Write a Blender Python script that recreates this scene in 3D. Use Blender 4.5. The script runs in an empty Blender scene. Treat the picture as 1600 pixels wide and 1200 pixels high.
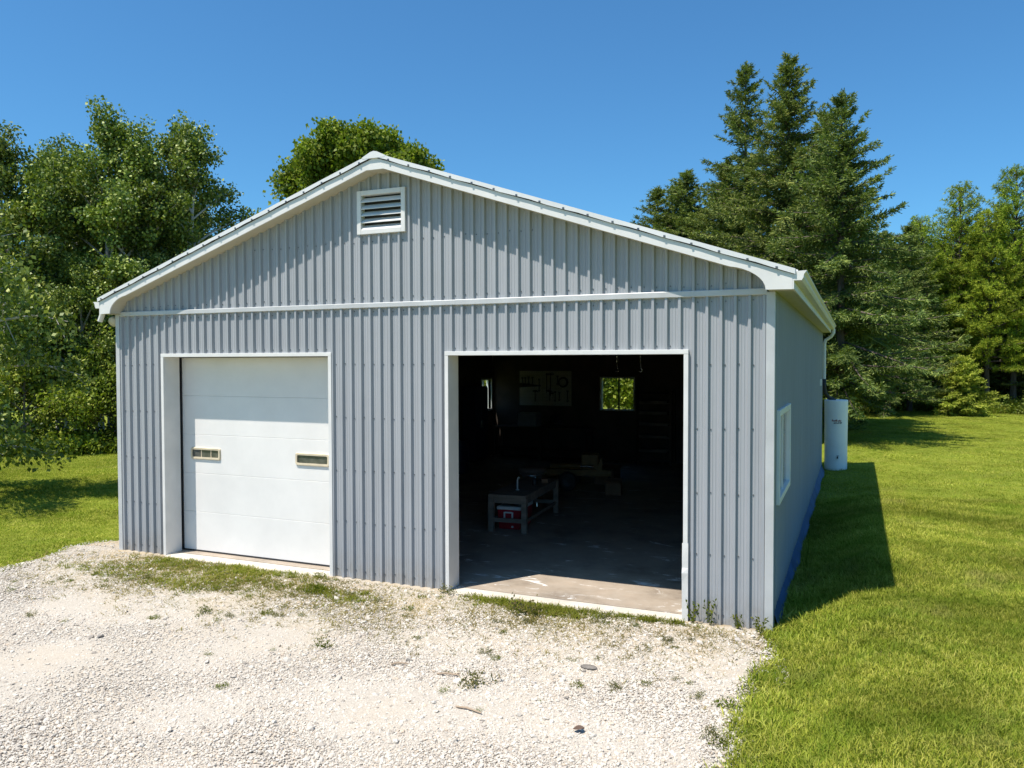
import bpy, bmesh, math, random
import numpy as np
from mathutils import Vector, Matrix, noise as mnoise

random.seed(7)
rng = np.random.default_rng(11)
scene = bpy.context.scene
COL = scene.collection
R = math.radians

# ------------------------------------------------------------------ camera, sky, sun, exposure
CAM = Vector((10.572, -9.013, 2.956))
cam_d = bpy.data.cameras.new('camera')
cam_d.sensor_width = 36.0
cam_d.lens = 1242.0 / 1600.0 * 36.0
cam_d.clip_start = 0.05
cam_d.clip_end = 2000.0
cam = bpy.data.objects.new('camera', cam_d)
COL.objects.link(cam)
cam.location = CAM
_ya, _pi, _ro = R(23.312), R(1.631), R(-0.142)
_fwd = Vector((-math.sin(_ya) * math.cos(_pi), math.cos(_ya) * math.cos(_pi), -math.sin(_pi)))
_rt = Vector((math.cos(_ya), math.sin(_ya), 0))
_up = _rt.cross(_fwd)
_r2 = _rt * math.cos(_ro) + _up * math.sin(_ro)
_u2 = _up * math.cos(_ro) - _rt * math.sin(_ro)
_m = Matrix((_r2, _u2, -_fwd)).transposed()
cam.rotation_euler = _m.to_euler()
scene.camera = cam

TO_SUN = Vector((-0.68, -1.0, 2.6)).normalized()
SUN_EL = math.asin(TO_SUN.z)
SUN_AZ = math.atan2(TO_SUN.x, TO_SUN.y)
world = bpy.data.worlds.new('World')
scene.world = world
world.use_nodes = True
wn = world.node_tree
bg = wn.nodes.get('Background') or wn.nodes.new('ShaderNodeBackground')
sky = wn.nodes.new('ShaderNodeTexSky')
sky.sky_type = 'NISHITA'
sky.sun_disc = False
sky.sun_elevation = SUN_EL
sky.sun_rotation = SUN_AZ % (2 * math.pi)
sky.altitude = 300.0
sky.air_density = 1.0
sky.dust_density = 1.1
sky.ozone_density = 4.0
tint = wn.nodes.new('ShaderNodeMix')
tint.data_type = 'RGBA'
tint.blend_type = 'MULTIPLY'
tint.inputs[0].default_value = 1.0
tint.inputs[7].default_value = (0.58, 1.11, 1.36, 1)     # deep summer blue over the whole sky
wn.links.new(sky.outputs[0], tint.inputs[6])
wn.links.new(tint.outputs[2], bg.inputs[0])
bg.inputs[1].default_value = 0.085

sun_d = bpy.data.lights.new('sun', 'SUN')
sun_d.energy = 5.0
sun_d.angle = R(0.53)
sun_d.color = (1.0, 0.93, 0.83)
sun = bpy.data.objects.new('sun', sun_d)
COL.objects.link(sun)
sun.location = (-8, -20, 40)
sun.rotation_euler = (-TO_SUN).to_track_quat('-Z', 'Y').to_euler()

vs = scene.view_settings
vs.view_transform = 'Standard'
vs.look = 'None'
vs.exposure = 0.5
vs.gamma = 1.0
vs.use_curve_mapping = False

# ------------------------------------------------------------------ helpers: materials
def new_mat(name):
    m = bpy.data.materials.new(name)
    m.use_nodes = True
    nt = m.node_tree
    bsdf = nt.nodes.get('Principled BSDF')
    return m, nt, bsdf

def N(nt, t, **kw):
    n = nt.nodes.new(t)
    for k, v in kw.items():
        setattr(n, k, v)
    return n

def coords(nt, scale=(1, 1, 1), space='Object'):
    if space == 'World':
        src = N(nt, 'ShaderNodeNewGeometry').outputs['Position']
    else:
        src = N(nt, 'ShaderNodeTexCoord').outputs[space]
    mp = N(nt, 'ShaderNodeMapping')
    mp.inputs['Scale'].default_value = scale
    nt.links.new(src, mp.inputs[0])
    return mp.outputs[0]

def noise_tex(nt, vec, scale, detail=4, rough=0.55):
    n = N(nt, 'ShaderNodeTexNoise')
    n.inputs['Scale'].default_value = scale
    n.inputs['Detail'].default_value = detail
    n.inputs['Roughness'].default_value = rough
    nt.links.new(vec, n.inputs['Vector'])
    return n.outputs[0]

def ramp(nt, fac, stops):
    r = N(nt, 'ShaderNodeValToRGB')
    el = r.color_ramp.elements
    while len(el) < len(stops):
        el.new(0.5)
    for e, (p, c) in zip(el, stops):
        e.position = p
        e.color = (c[0], c[1], c[2], 1) if not isinstance(c, (int, float)) else (c, c, c, 1)
    nt.links.new(fac, r.inputs[0])
    return r.outputs[0]

def mixc(nt, fac, a, b, blend='MIX'):
    n = N(nt, 'ShaderNodeMix', data_type='RGBA', blend_type=blend)
    for s, v in ((n.inputs[0], fac), (n.inputs[6], a), (n.inputs[7], b)):
        if isinstance(v, (int, float)):
            s.default_value = v
        elif isinstance(v, tuple):
            s.default_value = (v[0], v[1], v[2], 1)
        else:
            nt.links.new(v, s)
    return n.outputs[2]

def bump(nt, h, strength, dist=0.01):
    b = N(nt, 'ShaderNodeBump')
    b.inputs['Strength'].default_value = strength
    b.inputs['Distance'].default_value = dist
    nt.links.new(h, b.inputs['Height'])
    return b.outputs[0]

def simple_mat(name, c, rough=0.5, metal=0.0, var=0.12, scale=6.0, bumps=0.0, stretch=(1, 1, 1), spec=0.5):
    m, nt, b = new_mat(name)
    v = coords(nt, stretch)
    f = noise_tex(nt, v, scale, 5, 0.6)
    lo = tuple(x * (1 - var) for x in c)
    hi = tuple(min(1, x * (1 + var)) for x in c)
    nt.links.new(ramp(nt, f, [(0.3, lo), (0.7, hi)]), b.inputs['Base Color'])
    b.inputs['Roughness'].default_value = rough
    b.inputs['Metallic'].default_value = metal
    b.inputs['Specular IOR Level'].default_value = spec
    if bumps:
        nt.links.new(bump(nt, noise_tex(nt, v, scale * 6, 4), bumps, 0.004), b.inputs['Normal'])
    return m

def steel_mat(name, c, rough=0.42, dirt=0.25):
    """painted sheet steel: slight oil-canning, chalky streaks and splash dirt near the ground"""
    m, nt, b = new_mat(name)
    vw = coords(nt, (1, 1, 1), 'World')
    vs_ = coords(nt, (9, 9, 0.35), 'World')
    streak = noise_tex(nt, vs_, 1.0, 5, 0.6)
    blot = noise_tex(nt, vw, 1.3, 5, 0.6)
    col = ramp(nt, streak, [(0.3, tuple(x * 0.9 for x in c)), (0.7, tuple(x * 1.07 for x in c))])
    col = mixc(nt, ramp(nt, blot, [(0.35, 0.0), (0.75, 0.35)]), col, tuple(min(1, x * 1.1 + 0.01) for x in c))
    sep = N(nt, 'ShaderNodeSeparateXYZ')
    nt.links.new(vw, sep.inputs[0])
    mr = N(nt, 'ShaderNodeMapRange')
    mr.inputs[1].default_value = 0.0
    mr.inputs[2].default_value = 0.42
    mr.inputs[3].default_value = 1.0
    mr.inputs[4].default_value = 0.0
    nt.links.new(sep.outputs[2], mr.inputs[0])
    mu = N(nt, 'ShaderNodeMath', operation='MULTIPLY')
    nt.links.new(mr.outputs[0], mu.inputs[0])
    nt.links.new(ramp(nt, noise_tex(nt, coords(nt, (6, 6, 3), 'World'), 2.0, 6, 0.7), [(0.35, 0.0), (0.75, dirt * 2.4)]), mu.inputs[1])
    col = mixc(nt, mu.outputs[0], col, (0.26, 0.235, 0.2))
    nt.links.new(col, b.inputs['Base Color'])
    b.inputs['Roughness'].default_value = rough
    b.inputs['Specular IOR Level'].default_value = 0.22
    nt.links.new(bump(nt, noise_tex(nt, coords(nt, (2.2, 2.2, 0.9), 'World'), 1.0, 2), 0.25, 0.02), b.inputs['Normal'])
    return m

def leaf_mat(name, c1, c2, c3, trans=0.35, gloss=0.08, rough=0.45, turf=False):
    m = bpy.data.materials.new(name)
    m.use_nodes = True
    nt = m.node_tree
    nt.nodes.clear()
    out = N(nt, 'ShaderNodeOutputMaterial')
    geo = N(nt, 'ShaderNodeNewGeometry')
    oi = N(nt, 'ShaderNodeObjectInfo')
    col = ramp(nt, geo.outputs['Random Per Island'], [(0.0, c1), (0.5, c2), (1.0, c3)])
    big = noise_tex(nt, coords(nt, (1, 1, 1), 'World'), 0.55, 3)
    if turf:      # clover-dark and straw-dry patches over the lawn
        pv = coords(nt, (1, 1.5, 1), 'World')
        col = mixc(nt, ramp(nt, noise_tex(nt, pv, 1.1, 6, .65), [(.45, 0.0), (.66, .75)]), col, (0.15, 0.225, 0.022))
        col = mixc(nt, ramp(nt, noise_tex(nt, pv, 5.5, 5, .65), [(.48, 0.0), (.68, .7)]), col, (0.13, 0.185, 0.016))
        col = mixc(nt, ramp(nt, noise_tex(nt, coords(nt, (1.3, .8, 1), 'World'), .8, 7, .7), [(.56, 0.0), (.74, .7)]), col, (0.36, 0.31, 0.11))
    hsv = N(nt, 'ShaderNodeHueSaturation')
    nt.links.new(col, hsv.inputs['Color'])
    mr = N(nt, 'ShaderNodeMapRange')
    mr.inputs[1].default_value = 0.3
    mr.inputs[2].default_value = 0.7
    mr.inputs[3].default_value = 0.62
    mr.inputs[4].default_value = 1.38
    nt.links.new(big, mr.inputs[0])
    nt.links.new(mr.outputs[0], hsv.inputs['Value'])
    mh = N(nt, 'ShaderNodeMapRange')
    mh.inputs[3].default_value = 0.486
    mh.inputs[4].default_value = 0.512
    nt.links.new(oi.outputs['Random'], mh.inputs[0])
    nt.links.new(mh.outputs[0], hsv.inputs['Hue'])
    d = N(nt, 'ShaderNodeBsdfDiffuse')
    t = N(nt, 'ShaderNodeBsdfTranslucent')
    g = N(nt, 'ShaderNodeBsdfGlossy')
    g.inputs['Roughness'].default_value = rough
    g.inputs['Color'].default_value = (0.9, 0.95, 0.9, 1)
    nt.links.new(hsv.outputs[0], d.inputs['Color'])
    tc = mixc(nt, 0.6, hsv.outputs[0], (0.5, 0.75, 0.06), 'MIX')
    tc2 = mixc(nt, 1.0, tc, (0.55, 0.55, 0.4), 'MULTIPLY')
    nt.links.new(tc2, t.inputs['Color'])
    m1 = N(nt, 'ShaderNodeMixShader')
    m1.inputs[0].default_value = trans
    nt.links.new(d.outputs[0], m1.inputs[1])
    nt.links.new(t.outputs[0], m1.inputs[2])
    m2 = N(nt, 'ShaderNodeMixShader')
    m2.inputs[0].default_value = gloss
    nt.links.new(m1.outputs[0], m2.inputs[1])
    nt.links.new(g.outputs[0], m2.inputs[2])
    nt.links.new(m2.outputs[0], out.inputs[0])
    return m

STEEL = steel_mat('blue_grey_steel', (0.335, 0.348, 0.368), dirt=0.45)
WHITE = simple_mat('white_trim_steel', (0.68, 0.665, 0.645), 0.4, 0, 0.06, 3.0)
TRIMGREY = simple_mat('pale_grey_trim', (0.47, 0.475, 0.48), 0.4, 0, 0.1, 3.0)
ROOFM = simple_mat('roof_steel', (0.66, 0.66, 0.66), 0.35, 0.0, 0.08, 2.0)
SOFFIT = simple_mat('cream_soffit', (0.50, 0.46, 0.37), 0.5, 0, 0.06, 4.0)
DOORW = simple_mat('white_door_steel', (0.735, 0.715, 0.69), 0.5, 0, 0.05, 1.6, 0.12)
BEIGE = simple_mat('beige_plastic', (0.62, 0.53, 0.38), 0.45)
BLACK = simple_mat('black_rubber', (0.02, 0.02, 0.022), 0.6)
GAPSHADE = simple_mat('gap_shade', (0.035, 0.035, 0.04), 0.8)
SCREW = simple_mat('screw_head', (0.16, 0.16, 0.17), 0.4, 0.6)
VINYL = simple_mat('white_vinyl', (0.8, 0.8, 0.78), 0.35, 0, 0.04)
BLUEP = simple_mat('blue_membrane', (0.022, 0.075, 0.18), 0.6, 0, 0.3, 2.0, 0.1)
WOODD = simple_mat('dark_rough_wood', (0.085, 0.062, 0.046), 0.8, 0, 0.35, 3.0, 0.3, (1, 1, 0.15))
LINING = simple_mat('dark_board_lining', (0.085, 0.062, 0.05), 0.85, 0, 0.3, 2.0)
BENCHW = simple_mat('weathered_bench_wood', (0.21, 0.175, 0.145), 0.8, 0, 0.35, 5.0, 0.4, (0.3, 2, 2))
PEG = simple_mat('grey_pegboard', (0.52, 0.50, 0.45), 0.7, 0, 0.1, 3.0)
TOOLM = simple_mat('dark_tool_steel', (0.05, 0.05, 0.055), 0.45, 0.5)
CHROME = simple_mat('bright_steel', (0.75, 0.75, 0.74), 0.22, 0.9)
REDP = simple_mat('red_cooler_plastic', (0.42, 0.018, 0.03), 0.35, 0, 0.1)
WHITEP = simple_mat('white_plastic', (0.78, 0.79, 0.8), 0.4, 0, 0.05)
TANKW = simple_mat('white_tank_plastic', (0.80, 0.81, 0.82), 0.4, 0, 0.06, 2.0)
YELLOW = simple_mat('dull_yellow_paint', (0.20, 0.105, 0.02), 0.5, 0, 0.2)
BROWNV = simple_mat('brown_vinyl', (0.20, 0.135, 0.11), 0.5, 0, 0.15)
CARD = simple_mat('brown_cardboard', (0.24, 0.13, 0.075), 0.8)
NAVY = simple_mat('dark_blue_paint', (0.02, 0.025, 0.06), 0.5)
STICKW = simple_mat('dry_stick', (0.36, 0.27, 0.19), 0.85)
LEAFB = simple_mat('dry_brown_leaf', (0.10, 0.06, 0.04), 0.8)
STONED = simple_mat('dark_grey_stone', (0.17, 0.15, 0.13), 0.8, 0, 0.25, 20)
PRINTR = simple_mat('red_print', (0.28, 0.05, 0.04), 0.6)
PRINTK = simple_mat('dark_print', (0.06, 0.05, 0.07), 0.6)

def glass_mat():
    m = bpy.data.materials.new('window_glass'); m.use_nodes = True
    nt = m.node_tree; nt.nodes.clear()
    out = N(nt, 'ShaderNodeOutputMaterial'); tr = N(nt, 'ShaderNodeBsdfTransparent'); gl = N(nt, 'ShaderNodeBsdfGlossy')
    tr.inputs[0].default_value = (0.86, 0.90, 0.88, 1); gl.inputs['Roughness'].default_value = 0.03
    fr = N(nt, 'ShaderNodeFresnel'); fr.inputs[0].default_value = 1.5
    mx = N(nt, 'ShaderNodeMixShader')
    nt.links.new(fr.outputs[0], mx.inputs[0]); nt.links.new(tr.outputs[0], mx.inputs[1]); nt.links.new(gl.outputs[0], mx.inputs[2])
    nt.links.new(mx.outputs[0], out.inputs[0])
    return m
GLASS = glass_mat()
def dark_glass():
    m, nt, b = new_mat('dusty_dark_glass')
    f = noise_tex(nt, coords(nt), 9, 4)
    nt.links.new(ramp(nt, f, [(0.3, (0.05, 0.055, 0.05)), (0.75, (0.13, 0.13, 0.11))]), b.inputs['Base Color'])
    b.inputs['Roughness'].default_value = 0.12
    b.inputs['Specular IOR Level'].default_value = 0.7
    return m
DGLASS = dark_glass()

def concrete_floor_mat():
    m, nt, b = new_mat('stained_concrete')
    v = coords(nt, (1, 1, 1), 'World')
    f1 = noise_tex(nt, v, 0.9, 8, 0.65)
    f2 = noise_tex(nt, v, 4.5, 6, 0.7)
    col = ramp(nt, f1, [(0.28, (0.15, 0.12, 0.095)), (0.48, (0.32, 0.262, 0.205)), (0.72, (0.44, 0.36, 0.285))])
    col = mixc(nt, ramp(nt, f2, [(0.4, 0.0), (0.8, 0.6)]), col, (0.42, 0.37, 0.31))
    # pale paint scuffs and spills
    sc = N(nt, 'ShaderNodeTexNoise')
    sc.inputs['Scale'].default_value = 2.6
    sc.inputs['Detail'].default_value = 9
    sc.inputs['Roughness'].default_value = 0.72
    sc.inputs['Distortion'].default_value = 1.2
    nt.links.new(coords(nt, (0.55, 1.5, 1), 'World'), sc.inputs['Vector'])
    col = mixc(nt, ramp(nt, sc.outputs[0], [(0.59, 0.0), (0.65, 0.8)]), col, (0.85, 0.85, 0.84))
    nt.links.new(col, b.inputs['Base Color'])
    b.inputs['Roughness'].default_value = 0.62
    nt.links.new(bump(nt, f2, 0.25, 0.01), b.inputs['Normal'])
    return m
FLOORM = concrete_floor_mat()
SILLM = simple_mat('pale_sill_concrete', (0.56, 0.51, 0.44), 0.8, 0, 0.16, 3.0, 0.4)

# ------------------------------------------------------------------ helpers: meshes and objects
def tag(o, label=None, cat=None, group=None, kind=None):
    if label: o['label'] = label
    if cat: o['category'] = cat
    if group: o['group'] = group
    if kind: o['kind'] = kind
    return o

def empty(name, loc=(0, 0, 0), rz=0.0, label=None, cat=None, group=None):
    o = bpy.data.objects.new(name, None)
    o.empty_display_size = 0.2
    COL.objects.link(o)
    o.location = loc
    o.rotation_euler = (0, 0, rz)
    tag(o, label, cat, group)
    return o

def link_mesh(name, me, mat, parent=None, loc=None, rot=None):
    o = bpy.data.objects.new(name, me)
    if mat is not None and not me.materials:
        me.materials.append(mat)
    COL.objects.link(o)
    if parent is not None:
        o.parent = parent
    if loc is not None: o.location = loc
    if rot is not None: o.rotation_euler = rot
    return o

class MB:
    def __init__(self):
        self.v, self.f = [], []
    def add(self, vs, fs):
        o = len(self.v)
        self.v += [tuple(p) for p in vs]
        self.f += [tuple(i + o for i in q) for q in fs]
        return self
    def box(self, x0, x1, y0, y1, z0, z1):
        vs = [(x0, y0, z0), (x1, y0, z0), (x1, y1, z0), (x0, y1, z0), (x0, y0, z1), (x1, y0, z1), (x1, y1, z1), (x0, y1, z1)]
        return self.add(vs, [(0, 3, 2, 1), (4, 5, 6, 7), (0, 1, 5, 4), (1, 2, 6, 5), (2, 3, 7, 6), (3, 0, 4, 7)])
    def tube(self, pts, rads, n=8, cap=True):
        pts = [Vector(p) for p in pts]
        if isinstance(rads, (int, float)):
            rads = [rads] * len(pts)
        rings = []
        ref = None
        for i, p in enumerate(pts):
            a = pts[max(i - 1, 0)]; b = pts[min(i + 1, len(pts) - 1)]
            t = (b - a).normalized()
            if ref is None:
                ref = Vector((1, 0, 0)) if abs(t.x) < 0.8 else Vector((0, 1, 0))
            ref = (ref - t * ref.dot(t)).normalized()
            w = t.cross(ref)
            rings.append([p + (ref * math.cos(2 * math.pi * k / n) + w * math.sin(2 * math.pi * k / n)) * rads[i] for k in range(n)])
        vs = [q for r_ in rings for q in r_]
        fs = []
        for i in range(len(pts) - 1):
            for k in range(n):
                fs.append((i * n + k, i * n + (k + 1) % n, (i + 1) * n + (k + 1) % n, (i + 1) * n + k))
        if cap:
            fs.append(tuple(range(n - 1, -1, -1)))
            fs.append(tuple((len(pts) - 1) * n + k for k in range(n)))
        return self.add(vs, fs)
    def lathe(self, prof, n=24, c=(0, 0, 0)):
        vs, fs = [], []
        for (r_, z) in prof:
            for k in range(n):
                a = 2 * math.pi * k / n
                vs.append((c[0] + r_ * math.cos(a), c[1] + r_ * math.sin(a), c[2] + z))
        for i in range(len(prof) - 1):
            for k in range(n):
                fs.append((i * n + k, i * n + (k + 1) % n, (i + 1) * n + (k + 1) % n, (i + 1) * n + k))
        return self.add(vs, fs)
    def prism_y(self, outline, y0, y1):
        """outline in (x,z), counter-clockwise seen from -y"""
        n = len(outline)
        vs = [(x, y0, z) for x, z in outline] + [(x, y1, z) for x, z in outline]
        fs = [tuple(range(n)), tuple(range(2 * n - 1, n - 1, -1))]
        for i in range(n):
            j = (i + 1) % n
            fs.append((i, i + n, j + n, j))
        return self.add(vs, fs)
    def prism_x(self, outline, x0, x1):
        n = len(outline)
        vs = [(x0, y, z) for y, z in outline] + [(x1, y, z) for y, z in outline]
        fs = [tuple(range(n - 1, -1, -1)), tuple(range(n, 2 * n))]
        for i in range(n):
            j = (i + 1) % n
            fs.append((i, j, j + n, i + n))
        return self.add(vs, fs)
    def mesh(self, name, smooth=False, bevel=0.0):
        me = bpy.data.meshes.new(name)
        me.from_pydata(self.v, [], self.f)
        if bevel > 0:
            bm = bmesh.new(); bm.from_mesh(me)
            bmesh.ops.recalc_face_normals(bm, faces=bm.faces)
            es = [e for e in bm.edges if len(e.link_faces) == 2 and e.calc_face_angle(0) > 0.6]
            bmesh.ops.bevel(bm, geom=es, offset=bevel, segments=2, affect='EDGES', profile=0.6, clamp_overlap=True)
            bm.to_mesh(me); bm.free()
        else:
            bm = bmesh.new(); bm.from_mesh(me)
            bmesh.ops.recalc_face_normals(bm, faces=bm.faces)
            bm.to_mesh(me); bm.free()
        if smooth:
            me.polygons.foreach_set('use_smooth', [True] * len(me.polygons))
        me.update()
        return me
    def build(self, name, mat, parent=None, smooth=False, bevel=0.0, loc=None, rot=None):
        return link_mesh(name, self.mesh(name, smooth, bevel), mat, parent, loc, rot)

def np_mesh(name, V, F):
    """fast mesh from numpy arrays; F is (M,k)"""
    V = np.asarray(V, np.float32); F = np.asarray(F, np.int32)
    me = bpy.data.meshes.new(name)
    me.vertices.add(len(V)); me.vertices.foreach_set('co', V.ravel())
    k = F.shape[1]
    me.loops.add(F.size); me.loops.foreach_set('vertex_index', F.ravel())
    me.polygons.add(len(F))
    me.polygons.foreach_set('loop_start', np.arange(0, F.size, k, dtype=np.int32))
    me.update(calc_edges=True)
    me.validate()
    return me

def copy_thing(src, loc, rz=0.0, s=1.0, label=None, group=None):
    r = src.copy(); COL.objects.link(r)
    r.location = loc; r.rotation_euler = (0, 0, rz)
    r.scale = (s, s, s) if isinstance(s, (int, float)) else s
    if label: r['label'] = label
    if group: r['group'] = group
    for ch in src.children:
        c = ch.copy(); COL.objects.link(c); c.parent = r
        for g in ch.children:
            d = g.copy(); COL.objects.link(d); d.parent = c
    return r

def scatter(name, pts, rotz, scales, sources, mat_kind='stuff', tilt=None):
    """instances of small source meshes on points, as one uncountable object"""
    me = bpy.data.meshes.new(name)
    me.vertices.add(len(pts)); me.vertices.foreach_set('co', np.asarray(pts, np.float32).ravel())
    at = me.attributes.new('rot', 'FLOAT_VECTOR', 'POINT')
    rv = np.zeros((len(pts), 3), np.float32); rv[:, 2] = rotz
    if tilt is not None:
        rv[:, 0] = tilt[:, 0]; rv[:, 1] = tilt[:, 1]
    at.data.foreach_set('vector', rv.ravel())
    at = me.attributes.new('scl', 'FLOAT', 'POINT'); at.data.foreach_set('value', np.asarray(scales, np.float32))
    o = bpy.data.objects.new(name, me); COL.objects.link(o)
    o['kind'] = mat_kind
    col = bpy.data.collections.new(name + '_pieces')
    for s in sources:
        col.objects.link(s)
    ng = bpy.data.node_groups.new(name + '_nodes', 'GeometryNodeTree')
    ng.interface.new_socket('Geometry', in_out='INPUT', socket_type='NodeSocketGeometry')
    ng.interface.new_socket('Geometry', in_out='OUTPUT', socket_type='NodeSocketGeometry')
    gi = ng.nodes.new('NodeGroupInput'); go = ng.nodes.new('NodeGroupOutput')
    ci = ng.nodes.new('GeometryNodeCollectionInfo')
    ci.inputs['Collection'].default_value = col
    ci.inputs['Separate Children'].default_value = True
    ci.inputs['Reset Children'].default_value = True
    iop = ng.nodes.new('GeometryNodeInstanceOnPoints')
    iop.inputs['Pick Instance'].default_value = True
    ra = ng.nodes.new('GeometryNodeInputNamedAttribute'); ra.data_type = 'FLOAT_VECTOR'; ra.inputs[0].default_value = 'rot'
    sa = ng.nodes.new('GeometryNodeInputNamedAttribute'); sa.data_type = 'FLOAT'; sa.inputs[0].default_value = 'scl'
    e2r = ng.nodes.new('FunctionNodeEulerToRotation')
    ng.links.new(ra.outputs[0], e2r.inputs[0])
    ng.links.new(gi.outputs[0], iop.inputs['Points'])
    ng.links.new(ci.outputs[0], iop.inputs['Instance'])
    ng.links.new(e2r.outputs[0], iop.inputs['Rotation'])
    ng.links.new(sa.outputs[0], iop.inputs['Scale'])
    ng.links.new(iop.outputs[0], go.inputs[0])
    md = o.modifiers.new('scatter', 'NODES'); md.node_group = ng
    return o

def loose(name, me, mat):
    me.materials.append(mat)
    return bpy.data.objects.new(name, me)

# ------------------------------------------------------------------ dimensions of the barn
W, L, H = 9.75, 13.86, 3.704
APEX, SLOPE, OV, EV = 5.639, 0.338, 0.235, 0.22
CX = W / 2
PITCH = 0.1524
EVR, EVL = 0.22, 0.12
def roof_z(x): return APEX - SLOPE * abs(x - CX)
OPEN_R = (5.77, 8.86, 3.085)
OPEN_L = (0.905, 4.025, 3.085)
VENT = (4.465, 5.205, 4.645, 5.222)

# ------------------------------------------------------------------ ground
def sstep(a, b, x):
    t = np.clip((x - a) / (b - a), 0, 1); return t * t * (3 - 2 * t)
def ground_z(x, y):
    x = np.asarray(x, float); y = np.asarray(y, float)
    shadow_rise = 0.34 * sstep(9.8, 11.2, x) * (1 - 0.75 * sstep(2.0, 14.0, y)) * sstep(-14, -2.5, y) * (1 - 0.5 * sstep(14, 20, x))  # lawn raised beside the right wall so the barn's shadow lands in place
    und = 0.05 * np.sin(x * 0.31 + 1.0) * np.sin(y * 0.27 + 0.4) * sstep(10.5, 15, np.abs(x - 4.9) + 5.6)
    left = 0.22 * sstep(-2.5, -8.5, x) * sstep(12, 4, y) - 0.16 * sstep(-0.2, -2.6, x) * sstep(-8.0, -5.0, x)
    return shadow_rise + und + left * 0.6

def lawn_mat():
    m, nt, b = new_mat('lawn_turf')
    v = coords(nt, (1, 1, 1), 'World')
    f1 = noise_tex(nt, v, 0.35, 5, 0.6)
    f2 = noise_tex(nt, v, 5.0, 6, 0.7)
    f3 = noise_tex(nt, v, 60.0, 3, 0.7)
    col = ramp(nt, f1, [(0.3, (0.165, 0.22, 0.022)), (0.55, (0.24, 0.285, 0.028)), (0.75, (0.33, 0.33, 0.045))])
    col = mixc(nt, ramp(nt, f2, [(0.35, 0.0), (0.7, 0.6)]), col, (0.14, 0.165, 0.010))
    col = mixc(nt, ramp(nt, f3, [(0.35, 0.45), (0.65, 0.0)]), col, (0.08, 0.10, 0.012))
    dry = noise_tex(nt, coords(nt, (1, 1.6, 1), 'World'), 0.8, 6, 0.7)
    col = mixc(nt, ramp(nt, dry, [(0.62, 0.0), (0.75, 0.5)]), col, (0.26, 0.21, 0.09))
    nt.links.new(col, b.inputs['Base Color'])
    b.inputs['Roughness'].default_value = 0.9
    b.inputs['Specular IOR Level'].default_value = 0.15
    nt.links.new(bump(nt, f3, 0.6, 0.03), b.inputs['Normal'])
    return m
LAWNM = lawn_mat()

def grid_sheet(name, xs, ys, zoff=0.0):
    X, Y = np.meshgrid(xs, ys)
    Z = ground_z(X, Y) + zoff
    V = np.stack([X, Y, Z], -1).reshape(-1, 3)
    nx, ny = len(xs), len(ys)
    i = np.arange((nx - 1) * (ny - 1)); r_ = i // (nx - 1); c_ = i % (nx - 1)
    a = r_ * nx + c_
    F = np.stack([a, a + 1, a + 1 + nx, a + nx], -1)
    return V, F

xs = np.unique(np.concatenate([np.linspace(-600, -40, 12), np.linspace(-40, 40, 161), np.linspace(40, 600, 12)]))
ys = np.unique(np.concatenate([np.linspace(-400, -20, 8), np.linspace(-20, 60, 161), np.linspace(60, 900, 14)]))
V, F = grid_sheet('ground', xs, ys, -0.012)
me = np_mesh('ground', V, F)
ground = link_mesh('ground', me, LAWNM)
me.polygons.foreach_set('use_smooth', [True] * len(me.polygons))
tag(ground, kind='structure', label='green lawn around the barn')

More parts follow.
